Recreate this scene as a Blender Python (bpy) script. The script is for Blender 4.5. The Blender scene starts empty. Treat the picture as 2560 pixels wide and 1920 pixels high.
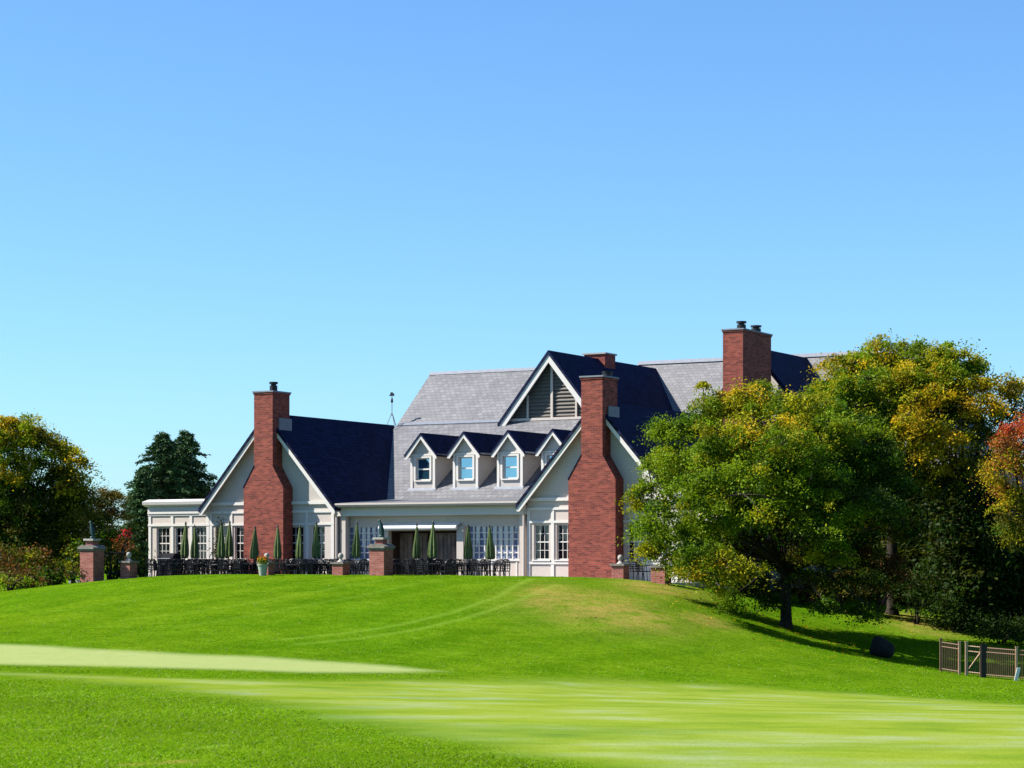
import bpy, math, random
import numpy as np
from mathutils import Vector, Matrix

RNG = np.random.default_rng(7)
random.seed(7)
scene = bpy.context.scene
col = scene.collection

# ------------------------------------------------------------------ camera
CAMZ = 0.67
FPX = 5651.0            # focal length in photo pixels (2560 wide)
HORZ = 1395.0           # horizon row in the photo


def at(px, py, Y):
    """world point seen at a photo pixel, at distance Y"""
    return Vector(((px - 1280.0) / FPX * Y, Y, CAMZ - (py - HORZ) / FPX * Y))


cam_d = bpy.data.cameras.new('camera')
cam = bpy.data.objects.new('camera', cam_d)
col.objects.link(cam)
cam.location = (0, 0, CAMZ)
cam.rotation_euler = (math.radians(90), 0, 0)
cam_d.sensor_width = 36
cam_d.lens = FPX / 2560 * 36
cam_d.shift_y = (HORZ - 960) / 2560
cam_d.clip_start = 0.5
cam_d.clip_end = 6000
scene.camera = cam

# ------------------------------------------------------------------ light
SUN_EL = math.radians(42)
SUN_AZ = Vector((-0.999, 0.035, 0)).normalized()      # horizontal direction towards the sun
to_sun = Vector((SUN_AZ.x * math.cos(SUN_EL), SUN_AZ.y * math.cos(SUN_EL), math.sin(SUN_EL)))
sd = bpy.data.lights.new('sun', 'SUN')
sd.energy = 5.0
sd.angle = math.radians(0.5)
sd.color = (1.0, 0.94, 0.85)
so = bpy.data.objects.new('sun', sd)
col.objects.link(so)
so.rotation_euler = to_sun.to_track_quat('Z', 'Y').to_euler()
so.location = (-40, 20, 60)

world = bpy.data.worlds.new('World')
scene.world = world
world.use_nodes = True
wn = world.node_tree
for n in list(wn.nodes):
    wn.nodes.remove(n)
w_out = wn.nodes.new('ShaderNodeOutputWorld')
w_bg = wn.nodes.new('ShaderNodeBackground')
w_sky = wn.nodes.new('ShaderNodeTexSky')
w_sky.sky_type = 'NISHITA'
w_sky.sun_disc = False
w_sky.sun_elevation = SUN_EL
w_sky.sun_rotation = math.atan2(SUN_AZ.x, SUN_AZ.y)
w_sky.altitude = 200
w_sky.air_density = 1.0
w_sky.dust_density = 0.4
w_sky.ozone_density = 2.0
w_hs = wn.nodes.new('ShaderNodeMix')          # clear, cool autumn air: a bluer white balance of the sky
w_hs.data_type = 'RGBA'
w_hs.blend_type = 'MULTIPLY'
w_hs.inputs[0].default_value = 1.0
w_hs.inputs[7].default_value = (0.685, 1.035, 1.37, 1)
wn.links.new(w_sky.outputs[0], w_hs.inputs[6])
wn.links.new(w_hs.outputs[2], w_bg.inputs['Color'])
w_bg.inputs['Strength'].default_value = 0.058
wn.links.new(w_bg.outputs[0], w_out.inputs[0])

vs = scene.view_settings
vs.view_transform = 'Standard'
vs.look = 'None'
vs.gamma = 1
vs.exposure = 1.32
vs.use_curve_mapping = False

# ------------------------------------------------------------------ materials
class NT:
    def __init__(self, name):
        self.m = bpy.data.materials.new(name)
        self.m.use_nodes = True
        self.t = self.m.node_tree
        self.n = self.t.nodes
        for x in list(self.n):
            self.n.remove(x)
        self.out = self.n.new('ShaderNodeOutputMaterial')

    def node(self, kind, **kw):
        x = self.n.new(kind)
        for k, v in kw.items():
            if k in x.inputs:
                x.inputs[k].default_value = v
            else:
                setattr(x, k, v)
        return x

    def link(self, a, b):
        self.t.links.new(a, b)

    def coord(self, which='Object'):
        return self.node('ShaderNodeTexCoord').outputs[which]

    def noise(self, vec, scale, detail=4, rough=0.55, stretch=None):
        if stretch:
            mp = self.node('ShaderNodeMapping')
            mp.inputs['Scale'].default_value = stretch
            self.link(vec, mp.inputs['Vector'])
            vec = mp.outputs[0]
        x = self.node('ShaderNodeTexNoise')
        x.inputs['Scale'].default_value = scale
        x.inputs['Detail'].default_value = detail
        x.inputs['Roughness'].default_value = rough
        self.link(vec, x.inputs['Vector'])
        return x.outputs['Fac']

    def ramp(self, fac, stops):
        r = self.node('ShaderNodeValToRGB')
        el = r.color_ramp.elements
        while len(el) < len(stops):
            el.new(0.5)
        for e, (p, c) in zip(el, stops):
            e.position = p
            e.color = (*c, 1) if len(c) == 3 else c
        self.link(fac, r.inputs[0])
        return r.outputs[0]

    def mix(self, fac, a, b, mode='MIX'):
        x = self.node('ShaderNodeMix', data_type='RGBA', blend_type=mode)
        for s, v in ((x.inputs[0], fac), (x.inputs[6], a), (x.inputs[7], b)):
            if isinstance(v, (int, float)):
                s.default_value = v
            elif isinstance(v, tuple):
                s.default_value = (*v, 1)
            else:
                self.link(v, s)
        return x.outputs[2]

    def math(self, op, a, b=0.0, clamp=False):
        x = self.node('ShaderNodeMath', operation=op)
        x.use_clamp = clamp
        for s, v in ((x.inputs[0], a), (x.inputs[1], b)):
            if isinstance(v, (int, float)):
                s.default_value = v
            else:
                self.link(v, s)
        return x.outputs[0]

    def principled(self, color, rough=0.6, spec=0.3, metal=0.0, bump=None, bstr=0.3, bdist=0.02):
        p = self.node('ShaderNodeBsdfPrincipled')
        if isinstance(color, tuple):
            p.inputs['Base Color'].default_value = (*color, 1)
        else:
            self.link(color, p.inputs['Base Color'])
        if isinstance(rough, (int, float)):
            p.inputs['Roughness'].default_value = rough
        else:
            self.link(rough, p.inputs['Roughness'])
        p.inputs['Specular IOR Level'].default_value = spec
        p.inputs['Metallic'].default_value = metal
        if bump is not None:
            b = self.node('ShaderNodeBump')
            b.inputs['Strength'].default_value = bstr
            b.inputs['Distance'].default_value = bdist
            self.link(bump, b.inputs['Height'])
            self.link(b.outputs[0], p.inputs['Normal'])
        self.link(p.outputs[0], self.out.inputs[0])
        return p


def simple(name, c, rough=0.6, spec=0.3, metal=0.0, var=0.12, scale=6.0):
    t = NT(name)
    n = t.noise(t.coord(), scale, 5)
    hi = tuple(min(1, x * (1 + var)) for x in c)
    lo = tuple(x * (1 - var) for x in c)
    t.principled(t.ramp(n, [(0.3, lo), (0.7, hi)]), rough, spec, metal)
    return t.m


def sepvec(t, vec):
    s = t.node('ShaderNodeSeparateXYZ')
    t.link(vec, s.inputs[0])
    return s.outputs


def comb(t, x, y):
    c = t.node('ShaderNodeCombineXYZ')
    t.link(x, c.inputs[0])
    t.link(y, c.inputs[1])
    return c.outputs[0]


def brick_mat(name, c1, c2, mortar, bw=0.23, rh=0.075):
    t = NT(name)
    o = t.coord()
    s = sepvec(t, o)
    uv = comb(t, t.math('ADD', s[0], s[1]), s[2])
    b = t.node('ShaderNodeTexBrick')
    b.inputs['Scale'].default_value = 1
    b.inputs['Brick Width'].default_value = bw
    b.inputs['Row Height'].default_value = rh
    b.inputs['Mortar Size'].default_value = 0.007
    b.inputs['Color1'].default_value = (*c1, 1)
    b.inputs['Color2'].default_value = (*c2, 1)
    b.inputs['Mortar'].default_value = (*mortar, 1)
    t.link(uv, b.inputs['Vector'])
    n = t.noise(o, 3.0, 6, 0.65, (1, 1, 3))
    c = t.mix(0.75, b.outputs['Color'], t.ramp(n, [(0.25, (0.5, 0.5, 0.55)), (0.75, (1.35, 1.3, 1.2))]), 'MULTIPLY')
    n2 = t.noise(o, 0.7, 5, 0.7)
    c = t.mix(0.5, c, t.ramp(n2, [(0.3, (0.72, 0.70, 0.72)), (0.65, (1.12, 1.12, 1.12))]), 'MULTIPLY')
    t.principled(c, 0.85, 0.2, bump=b.outputs['Fac'], bstr=-0.4, bdist=0.01)
    return t.m


def slate_mat(name, c_lo, c_hi, along, rough=0.6, row=0.24, width=0.32, spec=0.3):
    """courses of slates; along = 0 when the eaves run in local x, 1 when they run in local y"""
    t = NT(name)
    o = t.coord()
    s = sepvec(t, o)
    uv = comb(t, s[along], t.math('MULTIPLY', s[2], 1.4))
    b = t.node('ShaderNodeTexBrick')
    b.inputs['Scale'].default_value = 1
    b.inputs['Brick Width'].default_value = width
    b.inputs['Row Height'].default_value = row
    b.inputs['Mortar Size'].default_value = 0.012
    b.inputs['Color1'].default_value = (*c_lo, 1)
    b.inputs['Color2'].default_value = (*c_hi, 1)
    b.inputs['Mortar'].default_value = tuple(x * 0.55 for x in c_lo) + (1,)
    t.link(uv, b.inputs['Vector'])
    n = t.noise(o, 0.9, 6, 0.7)
    n2 = t.noise(o, 14.0, 3, 0.7)
    c = t.mix(0.6, b.outputs['Color'], t.ramp(n, [(0.3, (0.72, 0.72, 0.74)), (0.7, (1.2, 1.2, 1.2))]), 'MULTIPLY')
    c = t.mix(0.5, c, t.ramp(n2, [(0.3, (0.7, 0.7, 0.7)), (0.7, (1.25, 1.25, 1.25))]), 'MULTIPLY')
    t.principled(c, rough, spec, bump=b.outputs['Fac'], bstr=-0.5, bdist=0.02)
    return t.m


def siding_mat(name, c, pitch=0.11):
    t = NT(name)
    o = t.coord()
    s = sepvec(t, o)
    w = t.math('FRACT', t.math('DIVIDE', s[2], pitch))
    n = t.noise(o, 2.2, 5)
    cc = t.mix(t.math('LESS_THAN', w, 0.12), t.ramp(n, [(0.3, tuple(x * 0.94 for x in c)), (0.7, c)]), tuple(x * 0.8 for x in c))
    t.principled(cc, 0.6, 0.25, bump=w, bstr=0.25, bdist=0.02)
    return t.m


def glass_mat(name, tint, refl=0.3, gcol=(0.85, 0.93, 1)):
    t = NT(name)
    d = t.node('ShaderNodeBsdfDiffuse')
    d.inputs[0].default_value = (*tint, 1)
    g = t.node('ShaderNodeBsdfGlossy')
    g.inputs['Roughness'].default_value = 0.03
    g.inputs[0].default_value = (*gcol, 1)
    m = t.node('ShaderNodeMixShader')
    m.inputs[0].default_value = refl
    t.link(d.outputs[0], m.inputs[1])
    t.link(g.outputs[0], m.inputs[2])
    b = t.node('ShaderNodeBump')
    b.inputs['Strength'].default_value = 0.06
    t.link(t.noise(t.coord(), 1.3, 2), b.inputs['Height'])
    t.link(b.outputs[0], g.inputs['Normal'])
    t.link(m.outputs[0], t.out.inputs[0])
    return t.m


def leaf_mat(name, rough=0.6, trans=0.4, spec=0.12):
    t = NT(name)
    a = t.node('ShaderNodeAttribute', attribute_name='leaf_colour')
    p = t.node('ShaderNodeBsdfPrincipled')
    p.inputs['Roughness'].default_value = rough
    p.inputs['Specular IOR Level'].default_value = spec
    t.link(a.outputs['Color'], p.inputs['Base Color'])
    tr = t.node('ShaderNodeBsdfTranslucent')
    tc = t.mix(1.0, a.outputs['Color'], (1.2, 1.15, 0.5), 'MULTIPLY')
    t.link(tc, tr.inputs[0])
    m = t.node('ShaderNodeMixShader')
    m.inputs[0].default_value = trans
    t.link(p.outputs[0], m.inputs[1])
    t.link(tr.outputs[0], m.inputs[2])
    t.link(m.outputs[0], t.out.inputs[0])
    return t.m


def louver_mat():
    return simple('louver_grey_paint', (0.13, 0.115, 0.10), 0.7, 0.2)


M = dict(
    brick=brick_mat('red_brick', (0.125, 0.024, 0.018), (0.27, 0.060, 0.040), (0.17, 0.095, 0.078)),
    pillar_brick=brick_mat('rose_brick', (0.2212, 0.0553, 0.0435), (0.3002, 0.1106, 0.0909), (0.2528, 0.1659, 0.1422)),
    slate=slate_mat('pale_grey_slate', (0.118, 0.118, 0.127), (0.162, 0.162, 0.169), 0, row=0.2, width=0.28),
    navy=slate_mat('navy_slate', (0.0050, 0.0082, 0.030), (0.0115, 0.017, 0.054), 1, 0.8, 0.2, 0.3, 0.08),
    siding=siding_mat('cream_siding', (0.46, 0.425, 0.39)),
    cream=simple('cream_paint', (0.46, 0.405, 0.36), 0.55, 0.3, var=0.04),
    white=simple('white_paint', (0.56, 0.535, 0.50), 0.5, 0.3, var=0.03),
    tan=simple('tan_paint', (0.395, 0.3397, 0.2607), 0.6, 0.3, var=0.06),
    awning=simple('white_canvas', (0.632, 0.632, 0.6241), 0.7, 0.2, var=0.03),
    glass=glass_mat('window_glass', (0.0079, 0.0087, 0.0111), 0.07),
    dormer_glass=glass_mat('dormer_glass', (0.0158, 0.0553, 0.0869), 0.5, (0.42, 0.70, 0.92)),
    lattice_glass=glass_mat('lattice_glass', (0.15, 0.18, 0.31), 0.14),
    stone=simple('weathered_stone', (0.155, 0.14, 0.125), 0.85, 0.2, var=0.3, scale=9),
    pale_stone=simple('pale_stone', (0.29, 0.275, 0.25), 0.8, 0.2, var=0.15, scale=9),
    lead=simple('lead_flashing', (0.158, 0.1738, 0.2054), 0.6, 0.3, 0.2),
    flue=simple('dark_flue', (0.0158, 0.0174, 0.0205), 0.5, 0.4, 0.5),
    louver=louver_mat(),
    interior=simple('brown_door_wood', (0.0435, 0.0237, 0.0158), 0.6, 0.3, var=0.4, scale=4),
    door_wood=simple('door_panel_wood', (0.13, 0.09, 0.065), 0.6, 0.3, var=0.4, scale=3),
    iron=simple('black_iron', (0.0095, 0.0095, 0.0111), 0.45, 0.4, 0.3),
    canvas=simple('green_canvas', (0.082, 0.115, 0.042), 0.85, 0.1, var=0.3, scale=5),
    pole=simple('dark_pole', (0.0237, 0.0237, 0.0237), 0.5, 0.4),
    patio=simple('patio_paving', (0.2686, 0.2686, 0.2844), 0.85, 0.2, var=0.15, scale=3),
    bronze=simple('verdigris_bronze', (0.0142, 0.0435, 0.0435), 0.5, 0.5, 0.5, var=0.4, scale=12),
    bark=simple('dark_bark', (0.0277, 0.0221, 0.0174), 0.9, 0.1, var=0.5, scale=9),
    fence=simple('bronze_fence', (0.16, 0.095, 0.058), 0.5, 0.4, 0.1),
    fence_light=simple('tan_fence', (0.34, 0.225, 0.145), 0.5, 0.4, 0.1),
    pot=simple('pale_green_planter', (0.26, 0.30, 0.25), 0.6, 0.3),
    rock=simple('dark_boulder', (0.012, 0.011, 0.011), 0.9, 0.2, var=0.6, scale=4),
    board=simple('white_board', (0.5925, 0.5925, 0.5688), 0.6, 0.3),
    cover=simple('black_vinyl', (0.01, 0.01, 0.014), 0.85, 0.1),
    leaf=leaf_mat('leaf_foliage'),
    needle=leaf_mat('needle_foliage', 0.7, 0.08, 0.2),
    blade=leaf_mat('grass_blade', 0.7, 0.4, 0.05),
)

# ------------------------------------------------------------------ mesh helpers
class MB:
    def __init__(self):
        self.v = []
        self.f = []

    def quad(self, a, b, c, d):
        n = len(self.v)
        self.v += [tuple(a), tuple(b), tuple(c), tuple(d)]
        self.f.append((n, n + 1, n + 2, n + 3))
        return self

    def poly(self, pts):
        n = len(self.v)
        self.v += [tuple(p) for p in pts]
        self.f.append(tuple(range(n, n + len(pts))))
        return self

    def box(self, x0, x1, y0, y1, z0, z1):
        n = len(self.v)
        self.v += [(x0, y0, z0), (x1, y0, z0), (x1, y1, z0), (x0, y1, z0),
                   (x0, y0, z1), (x1, y0, z1), (x1, y1, z1), (x0, y1, z1)]
        for q in ((0, 3, 2, 1), (4, 5, 6, 7), (0, 1, 5, 4), (1, 2, 6, 5), (2, 3, 7, 6), (3, 0, 4, 7)):
            self.f.append(tuple(n + i for i in q))
        return self

    def prism(self, pts, axis, a, b):
        """outline pts (2-D) extruded along axis 0 / 1 / 2 between a and b"""
        def mk(p, t):
            if axis == 0:
                return (t, p[0], p[1])
            if axis == 1:
                return (p[0], t, p[1])
            return (p[0], p[1], t)
        n = len(self.v)
        k = len(pts)
        self.v += [mk(p, a) for p in pts] + [mk(p, b) for p in pts]
        self.f.append(tuple(n + i for i in range(k)))
        self.f.append(tuple(n + k + i for i in reversed(range(k))))
        for i in range(k):
            j = (i + 1) % k
            self.f.append((n + i, n + k + i, n + k + j, n + j))
        return self

    def tube(self, pts, radii, segs=6, cap=True):
        pts = [Vector(p) for p in pts]
        if isinstance(radii, (int, float)):
            radii = [radii] * len(pts)
        n = len(self.v)
        for i, p in enumerate(pts):
            d = (pts[min(i + 1, len(pts) - 1)] - pts[max(i - 1, 0)])
            if d.length < 1e-6:
                d = Vector((0, 0, 1))
            d.normalize()
            ref = Vector((0, 0, 1)) if abs(d.z) < 0.9 else Vector((1, 0, 0))
            x = d.cross(ref).normalized()
            y = d.cross(x)
            for s in range(segs):
                a = 2 * math.pi * s / segs
                self.v.append(tuple(p + (x * math.cos(a) + y * math.sin(a)) * radii[i]))
        for i in range(len(pts) - 1):
            for s in range(segs):
                q = (s + 1) % segs
                self.f.append((n + i * segs + s, n + i * segs + q, n + (i + 1) * segs + q, n + (i + 1) * segs + s))
        if cap:
            self.f.append(tuple(n + s for s in reversed(range(segs))))
            m = n + (len(pts) - 1) * segs
            self.f.append(tuple(m + s for s in range(segs)))
        return self

    def lathe(self, prof, segs=16, cx=0, cy=0, cz=0, wob=None):
        n = len(self.v)
        for i, (r, z) in enumerate(prof):
            for s in range(segs):
                a = 2 * math.pi * s / segs
                rr = r * (wob(s, i) if wob else 1)
                self.v.append((cx + rr * math.cos(a), cy + rr * math.sin(a), cz + z))
        for i in range(len(prof) - 1):
            for s in range(segs):
                q = (s + 1) % segs
                self.f.append((n + i * segs + s, n + i * segs + q, n + (i + 1) * segs + q, n + (i + 1) * segs + s))
        self.f.append(tuple(n + s for s in reversed(range(segs))))
        m = n + (len(prof) - 1) * segs
        self.f.append(tuple(m + s for s in range(segs)))
        return self

    def ellipsoid(self, c, r, segs=12, rings=8, tilt=None):
        n0 = len(self.v)
        prof = [(math.sin(math.pi * i / rings) if 0 < i < rings else 0.02, -math.cos(math.pi * i / rings)) for i in range(rings + 1)]
        self.lathe(prof, segs)
        for i in range(n0, len(self.v)):
            p = Vector(self.v[i])
            p = Vector((p.x * r[0], p.y * r[1], p.z * r[2]))
            if tilt is not None:
                p = tilt @ p
            self.v[i] = tuple(p + Vector(c))
        return self

    def build(self, name, mat, parent=None, smooth=False):
        me = bpy.data.meshes.new(name)
        me.from_pydata(self.v, [], self.f)
        me.materials.append(mat)
        me.update()
        if smooth:
            me.polygons.foreach_set('use_smooth', [True] * len(me.polygons))
            try:
                me.set_sharp_from_angle(angle=math.radians(40))
            except Exception:
                pass
        o = bpy.data.objects.new(name, me)
        col.objects.link(o)
        if parent is not None:
            o.parent = parent
        return o


def tag(o, label=None, cat=None, group=None, kind=None):
    if label:
        o['label'] = label
    if cat:
        o['category'] = cat
    if group:
        o['group'] = group
    if kind:
        o['kind'] = kind
    return o


def thing(name, label, cat, loc=(0, 0, 0), rz=0.0, group=None):
    o = bpy.data.objects.new(name, None)
    o.empty_display_size = 0.3
    col.objects.link(o)
    o.location = loc
    o.rotation_euler = (0, 0, rz)
    return tag(o, label, cat, group)


def copy_tree(o, parent=None):
    c = o.copy()
    col.objects.link(c)
    if parent is not None:
        c.parent = parent
    for ch in [x for x in bpy.data.objects if x.parent == o]:
        copy_tree(ch, c)
    return c


def quads_object(name, verts, mat, parent=None, colours=None, n=4):
    """verts (N*n,3): N separate n-gons; colours (N,3)"""
    N = len(verts) // n
    me = bpy.data.meshes.new(name)
    me.vertices.add(N * n)
    me.vertices.foreach_set('co', np.ascontiguousarray(verts, dtype=np.float32).ravel())
    me.loops.add(N * n)
    me.loops.foreach_set('vertex_index', np.arange(N * n, dtype=np.int32))
    me.polygons.add(N)
    me.polygons.foreach_set('loop_start', np.arange(0, N * n, n, dtype=np.int32))
    me.update(calc_edges=True)
    if colours is not None:
        at_ = me.attributes.new('leaf_colour', 'FLOAT_COLOR', 'POINT')
        c = np.ones((N, n, 4), dtype=np.float32)
        c[:, :, :3] = np.asarray(colours, dtype=np.float32)[:, None, :]
        at_.data.foreach_set('color', c.ravel())
    me.materials.append(mat)
    o = bpy.data.objects.new(name, me)
    col.objects.link(o)
    if parent is not None:
        o.parent = parent
    return o

# ------------------------------------------------------------------ terrain
TX = np.array([-60, -40, -25, -19, -14, -8, 0, 4, 7, 10, 15, 20, 40, 60.0])
TABLE = {
    -40: [-1.0] * 14,
    0:   [-1.0] * 14,
    10:  [-1.05] * 14,
    20:  [-1.2] * 14,
    30:  [-1.45, -1.45, -1.45, -1.45, -1.46, -1.48, -1.52, -1.55, -1.58, -1.6, -1.65, -1.7, -1.8, -1.8],
    45:  [-1.8, -1.8, -1.8, -1.82, -1.86, -1.95, -2.12, -2.2, -2.27, -2.33, -2.4, -2.45, -2.5, -2.5],
    55:  [-1.95, -1.95, -1.92, -1.9, -1.97, -2.15, -2.45, -2.62, -2.72, -2.8, -2.95, -3.05, -3.1, -3.1],
    60:  [-2.1, -2.05, -1.9, -1.78, -1.78, -1.98, -2.35, -2.6, -2.75, -2.88, -3.08, -3.2, -3.3, -3.3],
    65:  [-2.1, -2.1, -1.9, -1.62, -1.52, -1.6, -1.92, -2.22, -2.52, -2.78, -3.15, -3.3, -3.4, -3.4],
    70:  [-2.1, -2.05, -1.8, -1.42, -1.2, -1.14, -1.32, -1.6, -2.12, -2.6, -3.2, -3.35, -3.5, -3.5],
    75:  [-2.0, -2.0, -1.65, -1.15, -0.78, -0.68, -0.78, -1.02, -1.65, -2.35, -3.3, -3.45, -3.6, -3.6],
    80:  [-1.95, -1.9, -1.45, -0.85, -0.36, -0.27, -0.30, -0.46, -1.0, -2.08, -2.85, -3.1, -3.4, -3.4],
    85:  [-1.9, -1.8, -1.3, -0.58, -0.08, 0.0, 0.0, -0.06, -0.40, -1.45, -2.1, -2.6, -3.0, -3.0],
    90:  [-1.9, -1.7, -1.2, -0.45, 0.0, 0.02, 0.02, 0.0, -0.12, -0.8, -1.4, -1.9, -2.3, -2.3],
    97:  [-1.9, -1.6, -1.1, -0.4, 0.0, 0.02, 0.02, 0.0, -0.05, -0.4, -1.0, -1.4, -1.6, -1.6],
    110: [-1.6, -1.4, -1.0, -0.5, -0.2, -0.1, -0.1, -0.1, -0.1, -0.3, -0.6, -0.8, -1.0, -1.0],
    160: [-1.5] * 14,
}
TY = np.array(sorted(TABLE))
TZ = np.array([TABLE[y] for y in TY])
GX = np.arange(-60, 60.01, 0.5)
GY = np.arange(-40, 160.01, 0.5)
_tmp = np.array([np.interp(GX, TX, r) for r in TZ])                # rows TY
GRID = np.array([np.interp(GY, TY, _tmp[:, j]) for j in range(len(GX))]).T  # [GY,GX]


def _blur(a, k, axis):
    ker = np.ones(2 * k + 1) / (2 * k + 1)
    pad = [(0, 0), (0, 0)]
    pad[axis] = (k, k)
    p = np.pad(a, pad, mode='edge')
    return np.apply_along_axis(lambda r: np.convolve(r, ker, mode='valid'), axis, p)


for _ in range(2):
    GRID = _blur(GRID, 3, 0)
    GRID = _blur(GRID, 3, 1)

# building frame: u along the front (towards the right and nearer), v into depth
ANG = math.radians(29.2)
OX, OY = 0.62, 92.0
CU, SU = math.cos(ANG), math.sin(ANG)
PATIO_Z = -0.28


def uv2w(u, v, z=0.0):
    return Vector((OX + CU * u + SU * v, OY - SU * u + CU * v, z))


def w2uv(X, Y):
    dx, dy = X - OX, Y - OY
    return CU * dx - SU * dy, SU * dx + CU * dy


def u_of(px, v):
    k = (px - 1280.0) / FPX
    return (OY * k - OX + v * (CU * k - SU)) / (CU + SU * k)


def ground(X, Y, patio=True):
    X = np.asarray(X, float)
    Y = np.asarray(Y, float)
    fx = np.clip((X + 60) / 0.5, 0, len(GX) - 1.001)
    fy = np.clip((Y + 40) / 0.5, 0, len(GY) - 1.001)
    ix = fx.astype(int)
    iy = fy.astype(int)
    ax = fx - ix
    ay = fy - iy
    z = (GRID[iy, ix] * (1 - ax) * (1 - ay) + GRID[iy, ix + 1] * ax * (1 - ay)
         + GRID[iy + 1, ix] * (1 - ax) * ay + GRID[iy + 1, ix + 1] * ax * ay)
    if patio:
        u, v = w2uv(X, Y)
        inside = np.minimum(np.minimum(u + 19.6, 8.4 - u), np.minimum(v + 5.6 - 0.62 * np.maximum(u - 2.3, 0), 30 - v))
        t = np.clip(inside / 0.5, 0, 1)
        z = z * (1 - t) + np.minimum(z, PATIO_Z - 0.12) * t
    return z


def gz(X, Y):
    return float(ground(X, Y))


def ground_at(px, py):
    """point of the lawn seen at a photo pixel"""
    k = (px - 1280.0) / FPX
    m = (py - HORZ) / FPX
    for Y in np.arange(8, 100, 0.1):
        if CAMZ - m * Y < float(ground(k * Y, Y, False)):
            return (k * Y, Y)
    return (k * 100, 100)


def sdist(poly, X, Y):
    """signed distance to a polygon (positive inside)"""
    P = np.array(poly)
    d = np.full(X.shape, 1e9)
    ins = np.zeros(X.shape, bool)
    for i in range(len(P)):
        a, b = P[i], P[(i + 1) % len(P)]
        e = b - a
        t = np.clip(((X - a[0]) * e[0] + (Y - a[1]) * e[1]) / (e @ e + 1e-12), 0, 1)
        d = np.minimum(d, np.hypot(X - a[0] - t * e[0], Y - a[1] - t * e[1]))
        c = ((a[1] > Y) != (b[1] > Y)) & (X < (b[0] - a[0]) * (Y - a[1]) / (b[1] - a[1] + 1e-12) + a[0])
        ins ^= c
    return np.where(ins, d, -d)


def polyline_dist(pts, X, Y):
    P = np.array(pts)
    d = np.full(X.shape, 1e9)
    for a, b in zip(P[:-1], P[1:]):
        e = b - a
        t = np.clip(((X - a[0]) * e[0] + (Y - a[1]) * e[1]) / (e @ e + 1e-12), 0, 1)
        d = np.minimum(d, np.hypot(X - a[0] - t * e[0], Y - a[1] - t * e[1]))
    return d


def smooth01(x):
    x = np.clip(x, 0, 1)
    return x * x * (3 - 2 * x)


# mown areas, as outlines on the ground
green_poly = [ground_at(*p) for p in [(-300, 1600), (0, 1611), (230, 1622), (463, 1634), (650, 1644), (833, 1655), (1000, 1667), (1117, 1679),
                                      (1000, 1684), (752, 1682), (405, 1672), (0, 1662), (-300, 1655)]]
fair_poly = [ground_at(*p) for p in [(-200, 1676), (0, 1678), (405, 1690), (752, 1696), (1117, 1692), (1280, 1684), (1500, 1692), (1900, 1712),
                                     (2250, 1735), (2560, 1756), (2900, 1775), (2900, 1990), (1650, 1990), (1520, 1925), (1400, 1902), (1157, 1865), (984, 1832),
                                     (839, 1800), (694, 1772), (521, 1747), (250, 1712), (0, 1692), (-200, 1688)]]
brown_spots = [(ground_at(1390, 1495), 1.3, 4.5), (ground_at(1480, 1515), 2.3, 4.5), (ground_at(1580, 1540), 1.6, 3.5), (ground_at(1640, 1470), 1.6, 3.0), (ground_at(1760, 1550), 0.9, 1.6),
               (ground_at(2300, 1560), 1.4, 2.5), (ground_at(1720, 1475), 0.9, 1.2), (ground_at(440, 1904), 0.22, 0.35), (ground_at(330, 1912), 0.15, 0.25)]
tracks = [[ground_at(*p) for p in [(1330, 1446), (1245, 1492), (1130, 1532), (1000, 1562), (860, 1585), (700, 1600)]],
          [ground_at(*p) for p in [(1390, 1462), (1290, 1505), (1170, 1545), (1040, 1575), (900, 1596), (740, 1612)]],
          [ground_at(*p) for p in [(1100, 1450), (900, 1490), (660, 1535), (430, 1570)]],
          [ground_at(*p) for p in [(980, 1448), (800, 1478), (560, 1520), (300, 1552)]],
          [ground_at(*p) for p in [(640, 1450), (420, 1490), (120, 1530)]],
          [ground_at(*p) for p in [(50, 1742), (110, 1736), (165, 1732)]], [ground_at(*p) for p in [(95, 1826), (135, 1824)]], [ground_at(*p) for p in [(500, 1872), (570, 1862)]]]


def masks(X, Y):
    wob = 0.35 * np.sin(X * 0.7 + 0.3 * Y) + 0.2 * np.sin(X * 1.9 - 0.8 * Y)
    g = smooth01((sdist(green_poly, X, Y) + 0.5 + 0.25 * wob) / 1.3)
    f = smooth01((sdist(fair_poly, X, Y) + 0.5 + wob * 0.6) / np.clip(Y * 0.075, 1.2, 4.0))
    b = np.zeros(X.shape)
    for (cx, cy), rx, ry in brown_spots:
        b = np.maximum(b, np.exp(-(((X - cx) / rx) ** 2 + ((Y - cy) / ry) ** 2)))
    t = np.zeros(X.shape)
    for k, tr in enumerate(tracks):
        t = np.maximum(t, np.exp(-(polyline_dist(tr, X, Y) / 0.14) ** 2) * (1.0 if k < 2 else 0.45 if k < 5 else 1.1))
    return g, f, b, t


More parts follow.
